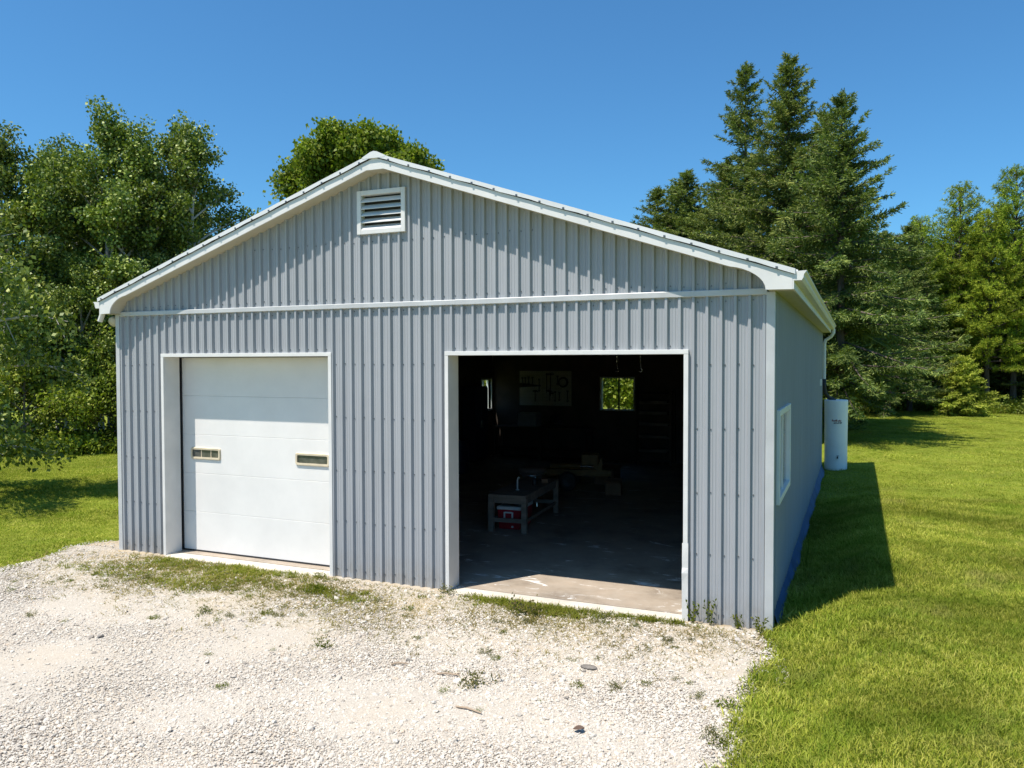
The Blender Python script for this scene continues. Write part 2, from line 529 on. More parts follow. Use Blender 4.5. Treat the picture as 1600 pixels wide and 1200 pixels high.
# gravel driveway
def gravel_edges(y):
    """left and right limits of the gravel at depth y"""
    lx = np.interp(y, [-30, -10, -7.5, -2.2, -1.4, -0.7, -0.1, 0.3, 0.7], [1.0, 1.0, -1.6, -0.8, -0.62, -0.9, -1.1, -0.9, -0.45])  # narrowed behind the camera so less light bounces onto the front
    rx = np.interp(y, [-30, -10, -6, -3.2, -2.5, -1.64, -0.9, -0.2, 0.7], [6.0, 6.5, 9.8, 9.80, 9.76, 9.80, 9.95, 9.86, 9.80])
    return lx, rx
def wob(x, y, s=1.0):
    return mnoise.noise(Vector((x * s, y * s, 3.3)))
def gravel_mat():
    m, nt, b = new_mat('limestone_gravel')
    v = coords(nt, (1, 1, 1), 'World')
    vo = N(nt, 'ShaderNodeTexVoronoi'); vo.inputs['Scale'].default_value = 130
    nt.links.new(v, vo.inputs['Vector'])
    sep = N(nt, 'ShaderNodeSeparateColor'); nt.links.new(vo.outputs['Color'], sep.inputs[0])
    col = ramp(nt, sep.outputs[0], [(0.0, (0.33, 0.29, 0.24)), (0.2, (0.425, 0.38, 0.325)), (0.6, (0.485, 0.44, 0.38)), (1.0, (0.54, 0.50, 0.44))])
    crev = ramp(nt, vo.outputs['Distance'], [(0.3, 0.0), (0.7, 0.35)])
    col = mixc(nt, crev, col, (0.36, 0.31, 0.25))
    big = noise_tex(nt, v, 0.7, 5, 0.65)
    col = mixc(nt, ramp(nt, big, [(0.5, 0.0), (0.72, 0.4)]), col, (0.52, 0.43, 0.32))
    # soil and dead growth close to the barn
    sx = N(nt, 'ShaderNodeSeparateXYZ'); nt.links.new(v, sx.inputs[0])
    mr = N(nt, 'ShaderNodeMapRange'); mr.inputs[1].default_value = -2.6; mr.inputs[2].default_value = -0.2
    nt.links.new(sx.outputs[1], mr.inputs[0])
    mu = N(nt, 'ShaderNodeMath', operation='MULTIPLY')
    nt.links.new(mr.outputs[0], mu.inputs[0])
    nt.links.new(ramp(nt, noise_tex(nt, v, 1.5, 7, 0.7), [(0.42, 0.0), (0.62, 0.9)]), mu.inputs[1])
    col = mixc(nt, mu.outputs[0], col, (0.40, 0.31, 0.19))
    nt.links.new(col, b.inputs['Base Color'])
    b.inputs['Roughness'].default_value = 0.9
    b.inputs['Specular IOR Level'].default_value = 0.2
    h = N(nt, 'ShaderNodeMath', operation='SUBTRACT'); h.inputs[0].default_value = 1.0
    nt.links.new(vo.outputs['Distance'], h.inputs[1])
    nt.links.new(bump(nt, h.outputs[0], 0.35, 0.012), b.inputs['Normal'])
    return m
GRAVM = gravel_mat()
mb = MB()
yy = np.concatenate([np.linspace(-30, -8, 12), np.linspace(-7.8, 0.7, 86)])
rows = []
for y in yy:
    lx, rx = gravel_edges(y)
    lx = float(lx) + 0.18 * wob(1.3, y, 1.9) + 0.09 * wob(5.3, y, 6.0)
    rx = float(rx) + 0.10 * wob(9.1, y, 2.6) + 0.06 * wob(2.2, y, 8.0)
    if y > 0.02:   # beside the barn only a little on the left
        rx = -0.02
    xs_ = np.linspace(lx, rx, 40)
    zs = ground_z(xs_, np.full_like(xs_, y)) + 0.012
    zs += 0.012 * np.array([wob(x, y, 1.1) for x in xs_]) * (1.0 if y < -0.4 else 0.2)
    e = np.minimum(xs_ - lx, rx - xs_)
    zs -= 0.03 * (1 - np.clip(e / 0.18, 0, 1))
    rows.append((xs_, zs))
vs_, fs_ = [], []
for (xs_, zs), y in zip(rows, yy):
    vs_ += [(x, y, z) for x, z in zip(xs_, zs)]
for i in range(len(yy) - 1):
    for k in range(39):
        a = i * 40 + k
        fs_.append((a, a + 1, a + 41, a + 40))
mb.add(vs_, fs_)
gravel = mb.build('gravel_driveway', GRAVM, None, smooth=True)
tag(gravel, kind='structure', label='pale limestone gravel drive before the barn')

# ------------------------------------------------------------------ the barn
barn = empty('pole_barn', (0, 0, 0), 0, 'long grey ribbed steel barn with a low white-edged gable and two big doors', 'barn')

RIB = [(-0.028, 0.0), (-0.014, 0.036), (0.014, 0.036), (0.026, 0.0), (0.050, 0.0), (0.055, 0.0032), (0.061, 0.0032), (0.066, 0.0),
       (0.0865, 0.0), (0.0915, 0.0032), (0.0975, 0.0032), (0.1025, 0.0)]
def profile(x0, x1, phase):
    pts = []
    k0 = int(math.floor((x0 - phase) / PITCH)) - 1
    k1 = int(math.ceil((x1 - phase) / PITCH)) + 1
    for k in range(k0, k1 + 1):
        for dx, h in RIB:
            pts.append((phase + k * PITCH + dx, h))
    def hh(x):
        return float(np.interp(x, [p[0] for p in pts], [p[1] for p in pts]))
    inner = [(x, h) for x, h in pts if x0 + 1e-5 < x < x1 - 1e-5]
    return [(x0, hh(x0))] + inner + [(x1, hh(x1))], hh
def sheet(x0, x1, zb, zt, holes=(), phase=0.07, place=None):
    """a ribbed sheet from x0 to x1; zb number, zt number or function of x; holes are (x0,x1,z0,z1)"""
    pr, hh = profile(x0, x1, phase)
    xs_ = [p[0] for p in pr]
    for h in holes:
        for e in (h[0], h[1]):
            if x0 < e < x1: xs_.append(e)
    if callable(zt) and x0 < CX < x1: xs_.append(CX)
    xs_ = sorted(set(round(x, 5) for x in xs_))
    top = zt if callable(zt) else (lambda x: zt)
    mb = MB()
    for xa, xb in zip(xs_[:-1], xs_[1:]):
        if xb - xa < 1e-4: continue
        xm = (xa + xb) / 2
        spans = [(zb, None)]
        for h in holes:
            if h[0] <= xm <= h[1]:
                new = []
                for (a, b_) in spans:
                    if h[2] > a: new.append((a, h[2]))
                    if h[3] < top(xm): new.append((h[3], b_))
                spans = new
        ha, hb = hh(xa), hh(xb)
        for (a, b_) in spans:
            ta = top(xa) if b_ is None else b_
            tb = top(xb) if b_ is None else b_
            if max(ta, tb) - a < 0.005: continue
            ta, tb = max(ta, a + 0.001), max(tb, a + 0.001)
            vs = [(xa, -ha, a), (xb, -hb, a), (xb, -hb, tb), (xa, -ha, ta)]
            if place: vs = [place(*q) for q in vs]
            mb.add(vs, [(0, 1, 2, 3)])
    return mb
def sheet_obj(mb, name='wall_panel'):
    if not mb.f: return None
    me = bpy.data.meshes.new(name); me.from_pydata(mb.v, [], mb.f); me.update()
    return link_mesh(name, me, STEEL, barn)

def wall_sheets(a, b_, zb, zt, holes, place):
    for h in holes:
        if h[0] <= a + .03 and h[1] >= b_ - .03:
            sheet_obj(sheet(a, b_, zb, h[2], place=place))
            sheet_obj(sheet(a, b_, h[3], zt, place=place))
            return
    sheet_obj(sheet(a, b_, zb, zt, holes, place=place))
COVER = PITCH * 6
holes_f = [(OPEN_L[0] + 0.02, OPEN_L[1] - 0.02, -1, OPEN_L[2] - 0.02), (OPEN_R[0] + 0.02, OPEN_R[1] - 0.02, -1, OPEN_R[2] - 0.02)]
edges = [0.02] + [0.02 + 0.07 + 0.0762 + COVER * k for k in range(0, 11)] + [W - 0.02]
edges = sorted(e for e in edges if e <= W - 0.02 + 1e-6)
for a, b_ in zip(edges[:-1], edges[1:]):
    if b_ - a < 0.05: continue
    sheet_obj(sheet(a, b_, 0.012 + 0.008 * random.random(), 3.70, holes_f))
    sheet_obj(sheet(a, b_, 3.70, lambda x: roof_z(x) - 0.07, [(VENT[0] + 0.03, VENT[1] - 0.03, VENT[2] + 0.03, VENT[3] - 0.03)]), 'gable_panel')
# side and rear walls (the ribbed sheet turned round the corner)
side_y = [0.02 + COVER * k for k in range(16)]
side_y = [s for s in side_y if s < L - 0.1] + [L - 0.02]
SWIN = (0.33, 1.97, 1.33, 2.40)
for a, b_ in zip(side_y[:-1], side_y[1:]):
    wall_sheets(a, b_, 0.10, 3.72, [(SWIN[0] + .04, SWIN[1] - .04, SWIN[2] + .04, SWIN[3] - .04)], lambda x, y, z: (W - y, x, z))
    sheet_obj(sheet(a, b_, 0.05, 3.72, [(12.94, 13.66, 1.46, 2.41)], place=lambda x, y, z: (y, x, z)))
RWIN = (3.66, 4.66, 1.50, 2.48)
for a, b_ in zip(edges[:-1], edges[1:]):
    if b_ - a < 0.05: continue
    wall_sheets(a, b_, 0.05, lambda x: roof_z(x) - 0.07, [RWIN], lambda x, y, z: (x, L - y, z))

# screws: dark heads in rows on the pans
mb = MB()
def screw(x, z, y=-0.004):
    n = 6; r_ = 0.0058
    vs = [(x + r_ * math.cos(2 * math.pi * k / n), y - 0.005, z + r_ * math.sin(2 * math.pi * k / n)) for k in range(n)]
    vs += [(x + 1.5 * r_ * math.cos(2 * math.pi * k / n), y + 0.003, z + 1.5 * r_ * math.sin(2 * math.pi * k / n)) for k in range(n)]
    mb.add(vs, [tuple(range(n - 1, -1, -1))] + [(k, (k + 1) % n, n + (k + 1) % n, n + k) for k in range(n)])
k = 0
x = 0.07 + 0.042
while x < W - 0.06:
    for z in (0.12, 0.78, 1.48, 2.20, 2.92, 3.62, 3.80, 4.55):
        inside = any(h[0] - 0.02 < x < h[1] + 0.02 and z < h[3] + 0.03 for h in holes_f)
        if inside or z > roof_z(x) - 0.35: continue
        if VENT[0] - .05 < x < VENT[1] + .05 and VENT[2] - .05 < z: continue
        screw(x + random.uniform(-.006, .006), z + random.uniform(-.012, .012))
    for h in holes_f:
        if h[0] < x < h[1]: screw(x, 3.125)
    x += PITCH
o = mb.build('screw', SCREW, barn); o['kind'] = 'stuff'

# belt, corner and door trims
mb = MB(); mb.prism_x([(0.0, 3.668), (-0.040, 3.672), (-0.046, 3.678), (-0.046, 3.730), (-0.040, 3.738), (0.0, 3.742)], 0.005, 5.93)
mb.build('belt_trim', TRIMGREY, barn)
mb = MB(); mb.prism_x([(0.0, 3.666), (-0.042, 3.670), (-0.048, 3.676), (-0.048, 3.732), (-0.042, 3.740), (0.0, 3.744)], 5.932, W - 0.05)
mb.build('belt_trim', TRIMGREY, barn)
for sx, px in ((1, W), (-1, 0.0)):
    mb = MB()
    w_ = 0.058 if sx > 0 else 0.045
    xa, xb = (px - w_, px + 0.034) if sx > 0 else (px - 0.034, px + w_)
    mb.box(xa, xb, -0.044, 0.0, 0.0, 3.700)
    if sx > 0: mb.box(px + 0.002, px + 0.036, 0.002, 0.09, 0.03, 3.70)
    else: mb.box(px - 0.036, px - 0.002, 0.002, 0.09, 0.03, 3.70)
    mb.build('corner_trim', TRIMGREY, barn, bevel=0.004)
    mb = MB()
    mb.box(min(px, px - sx * .08), max(px, px - sx * .08), L, L + 0.034, 0.03, 3.7)
    mb.box(min(px, px + sx * .034), max(px, px + sx * .034), L - .08, L + 0.034, 0.03, 3.7)
    mb.build('corner_trim', TRIMGREY, barn)
for (x0, x1, zt), dep in ((OPEN_L, 0.27), (OPEN_R, 0.24)):
    for s in (0, 1):
        mb = MB()
        if s == 0: mb.box(x0, x0 + 0.052, -0.046, dep, 0.004, zt - 0.054)
        else: mb.box(x1 - 0.052, x1, -0.046, dep, 0.004, zt - 0.054)
        o = mb.build('door_jamb', WHITE, barn, bevel=0.004)
    mb = MB(); mb.box(x0, x1, -0.047, dep, zt - 0.052, zt)
    mb.build('door_header', WHITE, barn, bevel=0.004)
# dented strip on the lower end of the right door's jamb
mb = MB()
zs = [0.0, 0.15, 0.45, 0.56, 0.62, 0.7, 0.9]
xo = [0.012, 0.008, 0.014, 0.022, 0.004, 0.006, 0.0]
for i in range(len(zs) - 1):
    mb.add([(8.80 - .0, -0.052 - xo[i], zs[i]), (8.868, -0.050 - xo[i] * .5, zs[i]), (8.868, -0.050 - xo[i + 1] * .5, zs[i + 1]), (8.80, -0.052 - xo[i + 1], zs[i + 1])], [(0, 1, 2, 3)])
mb.build('jamb_cover', WHITE, barn)

# fascia boards with curved returns, soffits
def lower_edge(side):
    """points of the lower edge from apex to the eave, (x,z)"""
    s = side
    band = 0.165
    pts = [(CX, roof_z(CX + 0.13) - band)]
    pts.append((CX + s * 0.13, roof_z(CX + 0.13) - band))
    xa = CX + s * 4.46
    za = roof_z(xa) - band
    pts.append((xa, za))
    xb, zb = CX + s * (4.83 if s > 0 else 4.79), 3.705
    for k in range(1, 9):
        t = k / 8 * math.pi / 2
        pts.append((xa + (xb - xa) * math.sin(t), zb + (za - zb) * math.cos(t) - 0.338 * 0.2 * math.sin(2 * t) * 0.3))
    return pts
for s in (-1, 1):
    EV = EVR if s > 0 else EVL
    low = lower_edge(s)
    tipx = CX + s * (CX + EV)
    top = [(tipx, roof_z(tipx) - 0.05), (CX, APEX - 0.05)]
    outline = low + [(tipx, 3.700)] + top
    mb = MB(); mb.prism_y(outline, -OV - 0.012, -OV + 0.008)
    mb.build('fascia_board', WHITE, barn)
    mb = MB()
    for (xa, za), (xb, zb) in zip(low[:-1], low[1:]):
        mb.add([(xa, -OV + 0.008, za + .003), (xb, -OV + 0.008, zb + .003), (xb, 0.0, zb + .003), (xa, 0.0, za + .003)], [(0, 1, 2, 3)])
    mb.build('rake_soffit', SOFFIT, barn)
    # eave soffit along the side
    xa, xb = (W + 0.002, W + EV) if s > 0 else (-EV, -0.002)
    mb = MB(); mb.box(xa, xb, -OV + 0.012, L + OV, 3.712, 3.724)
    mb.build('eave_soffit', SOFFIT, barn)
    mb = MB(); mb.box(CX + s * 4.85 if s > 0 else tipx, tipx if s > 0 else CX + s * 4.85, -OV + .010, -0.002, 3.703, 3.711)
    mb.build('eave_soffit', SOFFIT, barn)
    mb = MB()
    mb.box(*( (W + EV, W + EV + .016) if s > 0 else (-EV - .016, -EV)), -OV - 0.010, L + OV, 3.702, 3.90)
    mb.build('eave_board', WHITE, barn)
    # white steel trim lying over the rake with screws; a dark strip paints the shade of its gap
    mb = MB()
    n = 26
    for i in range(n):
        x0 = CX + s * (CX + EV + 0.03) * i / n; x1 = CX + s * (CX + EV + 0.03) * (i + 1) / n
        w0 = 0.006 * math.sin(i * 1.9); w1 = 0.006 * math.sin((i + 1) * 1.9)
        z0, z1 = roof_z(x0), roof_z(x1)
        y0 = -OV - 0.034
        mb.add([(x0, y0, z0 - 0.048 + w0), (x1, y0, z1 - 0.048 + w1), (x1, y0, z1 + 0.004), (x0, y0, z0 + 0.004)], [(0, 1, 2, 3)])
        mb.add([(x0, y0, z0 + 0.004), (x1, y0, z1 + 0.004), (x1, -OV + .18, z1 + 0.006), (x0, -OV + .18, z0 + 0.006)], [(0, 1, 2, 3)])
    mb.build('rake_trim', ROOFM, barn)
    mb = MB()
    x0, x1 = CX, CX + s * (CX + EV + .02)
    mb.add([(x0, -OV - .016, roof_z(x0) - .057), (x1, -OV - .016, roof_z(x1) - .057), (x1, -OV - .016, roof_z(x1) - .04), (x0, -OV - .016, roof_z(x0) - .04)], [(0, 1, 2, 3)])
    mb.build('gap_shade_strip', GAPSHADE, barn)
    mb = MB()
    for i in range(17):
        x = CX + s * (0.22 + i * 0.295)
        z = roof_z(x) - 0.038
        mb.box(x - .011, x + .011, -OV - 0.042, -OV - 0.033, z - .011, z + .011)
    o = mb.build('trim_screw', SCREW, barn); o['kind'] = 'stuff'
# roof: two ribbed slopes and a ridge cap
for s in (-1, 1):
    EV = EVR if s > 0 else EVL
    mb = MB()
    pr, hh = profile(-OV, L + OV, 0.0)
    xa, xb = CX + s * 0.02, CX + s * (CX + EV + 0.05)
    for (ya, ha), (yb, hb) in zip(pr[:-1], pr[1:]):
        if yb - ya < 1e-5: continue
        mb.add([(xa, ya, roof_z(xa) - .03 + ha), (xb, ya, roof_z(xb) - .03 + ha), (xb, yb, roof_z(xb) - .03 + hb), (xa, yb, roof_z(xa) - .03 + hb)], [(0, 1, 2, 3)])
    mb.build('roof_slope', ROOFM, barn)
    mb = MB()
    mb.add([(CX, -OV, APEX - .04), (xb, -OV, roof_z(xb) - .04), (xb, L + OV, roof_z(xb) - .04), (CX, L + OV, APEX - .04)], [(0, 1, 2, 3)])
    mb.build('roof_deck', WOODD, barn)
mb = MB()
mb.prism_y([(CX - 0.17, roof_z(CX - .17) - .01), (CX + 0.17, roof_z(CX + .17) - .01), (CX + 0.17, roof_z(CX + .17) + .012), (CX + .05, APEX + .012), (CX, APEX + .022), (CX - .05, APEX + .012), (CX - 0.17, roof_z(CX - .17) + .012)], -OV - 0.036, L + OV)
mb.build('ridge_cap', ROOFM, barn)

# gutters
for s in (-1, 1):
    EV = EVR if s > 0 else EVL
    px = W + EV + 0.017 if s > 0 else -EV - 0.017
    prof_ = [(0, 3.885), (0, 3.79), (0.075, 3.79), (0.092, 3.82), (0.096, 3.85), (0.122, 3.878), (0.122, 3.892)]
    inn = [(0.117, 3.892), (0.117, 3.88), (0.090, 3.852), (0.086, 3.822), (0.072, 3.794), (0.004, 3.794), (0.004, 3.885)]
    out = [(px + s * d, z) for d, z in prof_ + inn]
    mb = MB(); mb.prism_y(out, -OV - 0.008, L + OV + .04)
    g = mb.build('gutter', WHITE, barn)
    for ye in (-OV - 0.010, L + OV + .042):
        mb = MB(); mb.prism_y([(px + s * d, z) for d, z in [(0, 3.885), (0, 3.79), (0.075, 3.79), (0.092, 3.82), (0.096, 3.85), (0.122, 3.89)]], ye - .002, ye)
        mb.build('end_cap', WHITE, g)
# downspout at the right rear corner and its black hose to the tank
mb = MB()
dx0 = W + EV + 0.08
mb.tube([(dx0, 13.95, 3.80), (dx0, 13.95, 3.70), (dx0 - .06, 13.95, 3.60), (W + .10, 13.95, 3.50), (W + .075, 13.95, 3.40), (W + .075, 13.95, 2.42)], 0.042, 10)
mb.build('downspout', WHITE, barn, smooth=False)
mb = MB()
mb.tube([(W + .075, 13.95, 2.46), (W + .075, 13.95, 2.25), (W + .10, 13.98, 2.08), (W + .18, 14.05, 1.97), (W + .27, 14.15, 1.905), (W + .33, 14.2, 1.87)], [0.055, 0.052, 0.05, 0.055, 0.06, 0.06], 10)
mb.build('drain_hose', BLACK, barn, smooth=True)
mb = MB(); mb.box(W + .028, W + .075, 12.16, 12.28, 2.33, 2.50)
mb.build('outlet_box', VINYL, barn, bevel=0.006)
mb = MB(); mb.tube([(-EVL - .08, -0.1, 3.80), (-EV - .08, -0.1, 3.60)], 0.04, 10)
mb.build('downspout', WHITE, barn)
# round yard light on the left corner
mb = MB()
mb.tube([(-0.03, 0.12, 3.66), (-0.14, 0.06, 3.66)], 0.016, 8)
mb.build('light_bracket', WHITE, barn)
mb = MB(); mb.lathe([(0.02, 0.08), (0.05, 0.07), (0.075, 0.02), (0.082, -0.02), (0.07, -0.04), (0.0, -0.05)], 16)
mb.build('yard_light', SOFFIT, barn, smooth=True, loc=(-0.15, 0.03, 3.60), rot=(R(-60), R(-15), 0))

# gable vent
x0, x1, z0, z1 = VENT
mb = MB()
fw = 0.062
for (a, b_, c, d) in ((x0, x0 + fw, z0, z1), (x1 - fw, x1, z0, z1), (x0 + fw, x1 - fw, z0, z0 + fw), (x0 + fw, x1 - fw, z1 - fw, z1)):
    mb.box(a, b_, -0.052, 0.05, c, d)
vent = mb.build('gable_vent', WHITE, barn, bevel=0.006)
n = 5
for k in range(n):
    zc = z0 + fw + (z1 - z0 - 2 * fw) * (k + 0.5) / n
    mb = MB()
    hh_ = (z1 - z0 - 2 * fw) / n * 0.43
    mb.add([(x0 + fw, -0.045, zc - hh_), (x1 - fw, -0.045, zc - hh_), (x1 - fw, 0.03, zc + hh_ * .6), (x0 + fw, 0.03, zc + hh_ * .6),
            (x0 + fw, -0.045, zc - hh_ - .010), (x1 - fw, -0.045, zc - hh_ - .010), (x1 - fw, 0.03, zc + hh_ * .6 - .010), (x0 + fw, 0.03, zc + hh_ * .6 - .010)],
           [(0, 1, 2, 3), (4, 7, 6, 5), (0, 4, 5, 1), (2, 6, 7, 3), (0, 3, 7, 4), (1, 5, 6, 2)])
    mb.build('louver', WHITE, vent)
mb = MB(); mb.box(x0 + .02, x1 - .02, 0.052, 0.06, z0 + .02, z1 - .02)
mb.build('vent_backing', BLACK, vent)

# the closed sectional door
DY = 0.31
mb = MB()
mb.box(0.86, 0.955, DY - .005, DY + .05, 0.02, 3.1); mb.box(3.975, 4.07, DY - .005, DY + .05, 0.02, 3.1); mb.box(0.955, 3.975, DY - .004, DY + .05, 3.022, 3.1)
gdoor = mb.build('garage_door', BLACK, barn)
SECH = 0.598
for k in range(5):
    za = 0.045 + k * SECH; zb = za + SECH - 0.0018
    mb = MB()
    yb_ = DY + 0.012
    # face with two shallow pressed lines
    prof_ = [(DY + .05, za), (yb_ + .0025, za), (yb_, za + .004)]
    for q in ():
        zc = za + (zb - za) * q
        prof_ += [(yb_, zc - .006), (yb_ + .0015, zc - .002), (yb_ + .0015, zc + .002), (yb_, zc + .006)]
    prof_ += [(yb_, zb - .004), (yb_ + .0025, zb), (DY + .05, zb)]
    mb.prism_x(prof_, 0.957, 3.973)
    mb.build('door_section', DOORW, gdoor)
mb = MB(); mb.box(0.957, 3.973, DY + .008, DY + .05, 0.004, 0.043)
mb.build('bottom_seal', BLACK, gdoor)
for (xa, xb), grid in (((1.12, 1.72), True), ((3.12, 3.73), False)):
    za, zb = 1.455, 1.645
    def rr(x0, x1, z0, z1, r_, n=4):
        pts = []
        for (cx, cz, a0) in ((x1 - r_, z0 + r_, -90), (x1 - r_, z1 - r_, 0), (x0 + r_, z1 - r_, 90), (x0 + r_, z0 + r_, 180)):
            for k in range(n + 1):
                a = R(a0 + 90 * k / n); pts.append((cx + r_ * math.cos(a), cz + r_ * math.sin(a)))
        return pts
    A = rr(xa, xb, za, zb, 0.035); B = rr(xa + .012, xb - .012, za + .012, zb - .012, 0.03); C_ = rr(xa + .038, xb - .038, za + .038, zb - .038, 0.02)
    n = len(A)
    yf = DY + 0.012
    vs = [(x, yf, z) for x, z in A] + [(x, yf - .022, z) for x, z in B] + [(x, yf - .020, z) for x, z in C_] + [(x, yf - .004, z) for x, z in C_]
    fs = []
    for j in range(3):
        for i in range(n):
            fs.append((j * n + i, j * n + (i + 1) % n, (j + 1) * n + (i + 1) % n, (j + 1) * n + i))
    mb = MB(); mb.add(vs, fs)
    mb.build('window_frame', BEIGE, gdoor)
    mb = MB(); mb.add([(x, yf - .003, z) for x, z in C_], [tuple(range(n))])
    mb.build('window_pane', DGLASS, gdoor)
    if grid:
        for q in (0.36, 0.68):
            mb = MB(); xx = xa + (xb - xa) * q
            mb.box(xx - .006, xx + .006, yf - .010, yf - .0035, za + .038, zb - .038)
            mb.build('muntin', BEIGE, gdoor)

# side window, rear window and left window
def side_window(x, y0, y1, z0, z1, out, split=True):
    mb = MB(); t = 0.07; d0, d1 = sorted((x - out * 0.12, x + out * 0.062))
    for (a, b_, c, d) in ((y0, y0 + t, z0, z1), (y1 - t, y1, z0, z1), (y0 + t, y1 - t, z0, z0 + t), (y0 + t, y1 - t, z1 - t, z1)):
        mb.box(d0, d1, a, b_, c, d)
    f = mb.build('window', VINYL, barn, bevel=0.005)
    ym = (y0 + y1) / 2
    mb = MB(); mb.box(*sorted((x + out * .0, x + out * .03)), ym - .025, ym + .025, z0 + t, z1 - t); mb.build('sash', VINYL, f)
    mb = MB(); mb.add([(x + out * .012, y0 + t, z0 + t), (x + out * .012, y1 - t, z0 + t), (x + out * .012, y1 - t, z1 - t), (x + out * .012, y0 + t, z1 - t)], [(0, 1, 2, 3)])
    mb.build('pane', GLASS, f)
    return f
side_window(W + .002, SWIN[0], SWIN[1], SWIN[2], SWIN[3], 1)
side_window(-.002, 12.9, 13.7, 1.42, 2.45, -1)
mb = MB(); t = 0.04
x0, x1, z0, z1 = 3.62, 4.68, 1.49, 2.49
for (a, b_, c, d) in ((x0, x0 + t, z0, z1), (x1 - t, x1, z0, z1), (x0 + t, x1 - t, z0, z0 + t), (x0 + t, x1 - t, z1 - t, z1)):
    mb.box(a, b_, L - .14, L + .04, c, d)
f = mb.build('window', VINYL, barn)
mb = MB(); mb.box(4.15, 4.19, L - .03, L + .01, z0 + t, z1 - t); mb.build('sash', TOOLM, f)
mb = MB(); mb.add([(x0 + t, L, z0 + t), (x1 - t, L, z0 + t), (x1 - t, L, z1 - t), (x0 + t, L, z1 - t)], [(0, 1, 2, 3)]); mb.build('pane', GLASS, f)

# floor, sills, lining, blue membrane
mb = MB(); mb.box(0.04, W - .04, 0.16, L - .03, -0.15, 0.022); mb.build('concrete_floor', FLOORM, barn)
for (x0, x1, zt) in (OPEN_L, OPEN_R):
    mb = MB(); mb.box(x0 + .054, x1 - .054, -0.11, 0.158, -0.12, 0.019)
    mb.build('door_sill', SILLM, barn, bevel=0.012)
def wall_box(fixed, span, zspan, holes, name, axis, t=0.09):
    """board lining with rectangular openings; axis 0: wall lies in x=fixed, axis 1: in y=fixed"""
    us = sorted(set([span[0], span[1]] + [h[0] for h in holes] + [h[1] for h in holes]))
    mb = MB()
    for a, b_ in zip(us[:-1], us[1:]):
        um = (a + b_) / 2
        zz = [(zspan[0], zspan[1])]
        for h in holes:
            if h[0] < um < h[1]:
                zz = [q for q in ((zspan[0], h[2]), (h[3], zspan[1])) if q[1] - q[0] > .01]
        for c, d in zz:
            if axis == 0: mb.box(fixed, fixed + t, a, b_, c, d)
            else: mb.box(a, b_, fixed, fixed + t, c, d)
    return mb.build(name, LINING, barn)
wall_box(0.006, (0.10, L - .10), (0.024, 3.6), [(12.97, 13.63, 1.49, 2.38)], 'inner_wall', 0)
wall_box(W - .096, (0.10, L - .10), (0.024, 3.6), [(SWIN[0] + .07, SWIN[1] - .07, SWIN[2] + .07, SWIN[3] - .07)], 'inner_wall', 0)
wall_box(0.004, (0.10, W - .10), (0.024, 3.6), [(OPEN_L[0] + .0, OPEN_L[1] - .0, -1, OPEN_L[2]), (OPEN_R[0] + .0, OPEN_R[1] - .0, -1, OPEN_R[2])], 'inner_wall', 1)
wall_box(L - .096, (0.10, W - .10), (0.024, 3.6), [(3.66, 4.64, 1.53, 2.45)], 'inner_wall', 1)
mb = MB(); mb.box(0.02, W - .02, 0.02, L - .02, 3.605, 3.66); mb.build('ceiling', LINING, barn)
mb = MB()
ysx = np.linspace(0.07, L - 0.1, 40)
for i in range(39):
    ya, yb_ = ysx[i], ysx[i + 1]
    wa, wb = [0.05 + .016 * math.sin(i_ * .9) + .006 * math.sin(i_ * 2.3) for i_ in (i, i + 1)]
    mb.add([(W + .034, ya, 0.15 + wa * .8), (W + .034, yb_, 0.15 + wb * .8), (W + .045 + wb * .4, yb_, 0.09), (W + .045 + wa * .4, ya, 0.09),
            (W + .07 + wa, ya, -0.02), (W + .07 + wb, yb_, -0.02)], [(0, 1, 2, 3), (3, 2, 5, 4)])
mb.build('foundation_skirt', BLUEP, barn)

# ------------------------------------------------------------------ things inside the barn
FZ = 0.022
# low wooden work table by the door
bt = empty('work_table', (5.05, 4.42, FZ), R(4.5), 'low weathered wooden work table just inside the open door', 'table')
bw, bl, bh = 0.60, 2.0, 0.65
for k in range(4):
    mb = MB(); xw = bw / 4
    mb.box(-bw / 2 - .04 + k * (bw + .08) / 4 + .003, -bw / 2 - .04 + (k + 1) * (bw + .08) / 4 - .003, -bl / 2 - .06, bl / 2 + .06, bh - .04 - .002 * (k % 2), bh)
    mb.build('plank', BENCHW, bt, bevel=0.004)
for sx in (-1, 1):
    for sy in (-1, 1):
        mb = MB(); mb.box(sx * bw / 2 - .045, sx * bw / 2 + .045, sy * bl / 2 - .045, sy * bl / 2 + .045, 0, bh - .043)
        mb.build('leg', BENCHW, bt, bevel=0.005)
for sy in (-1, 1):
    mb = MB(); mb.box(-bw / 2 + .047, bw / 2 - .047, sy * bl / 2 - .02, sy * bl / 2 + .02, bh - .15, bh - .044); mb.build('apron', BENCHW, bt)
    mb = MB(); mb.box(-bw / 2 + .047, bw / 2 - .047, sy * bl / 2 - .02, sy * bl / 2 + .02, .17, .24); mb.build('stretcher', BENCHW, bt)
for sx in (-1, 1):
    mb = MB(); mb.box(sx * bw / 2 - .02, sx * bw / 2 + .02, -bl / 2 + .047, bl / 2 - .047, bh - .15, bh - .044); mb.build('apron', BENCHW, bt)
    mb = MB(); mb.box(sx * bw / 2 - .02, sx * bw / 2 + .02, -bl / 2 + .047, bl / 2 - .047, .17, .22); mb.build('stretcher', BENCHW, bt)

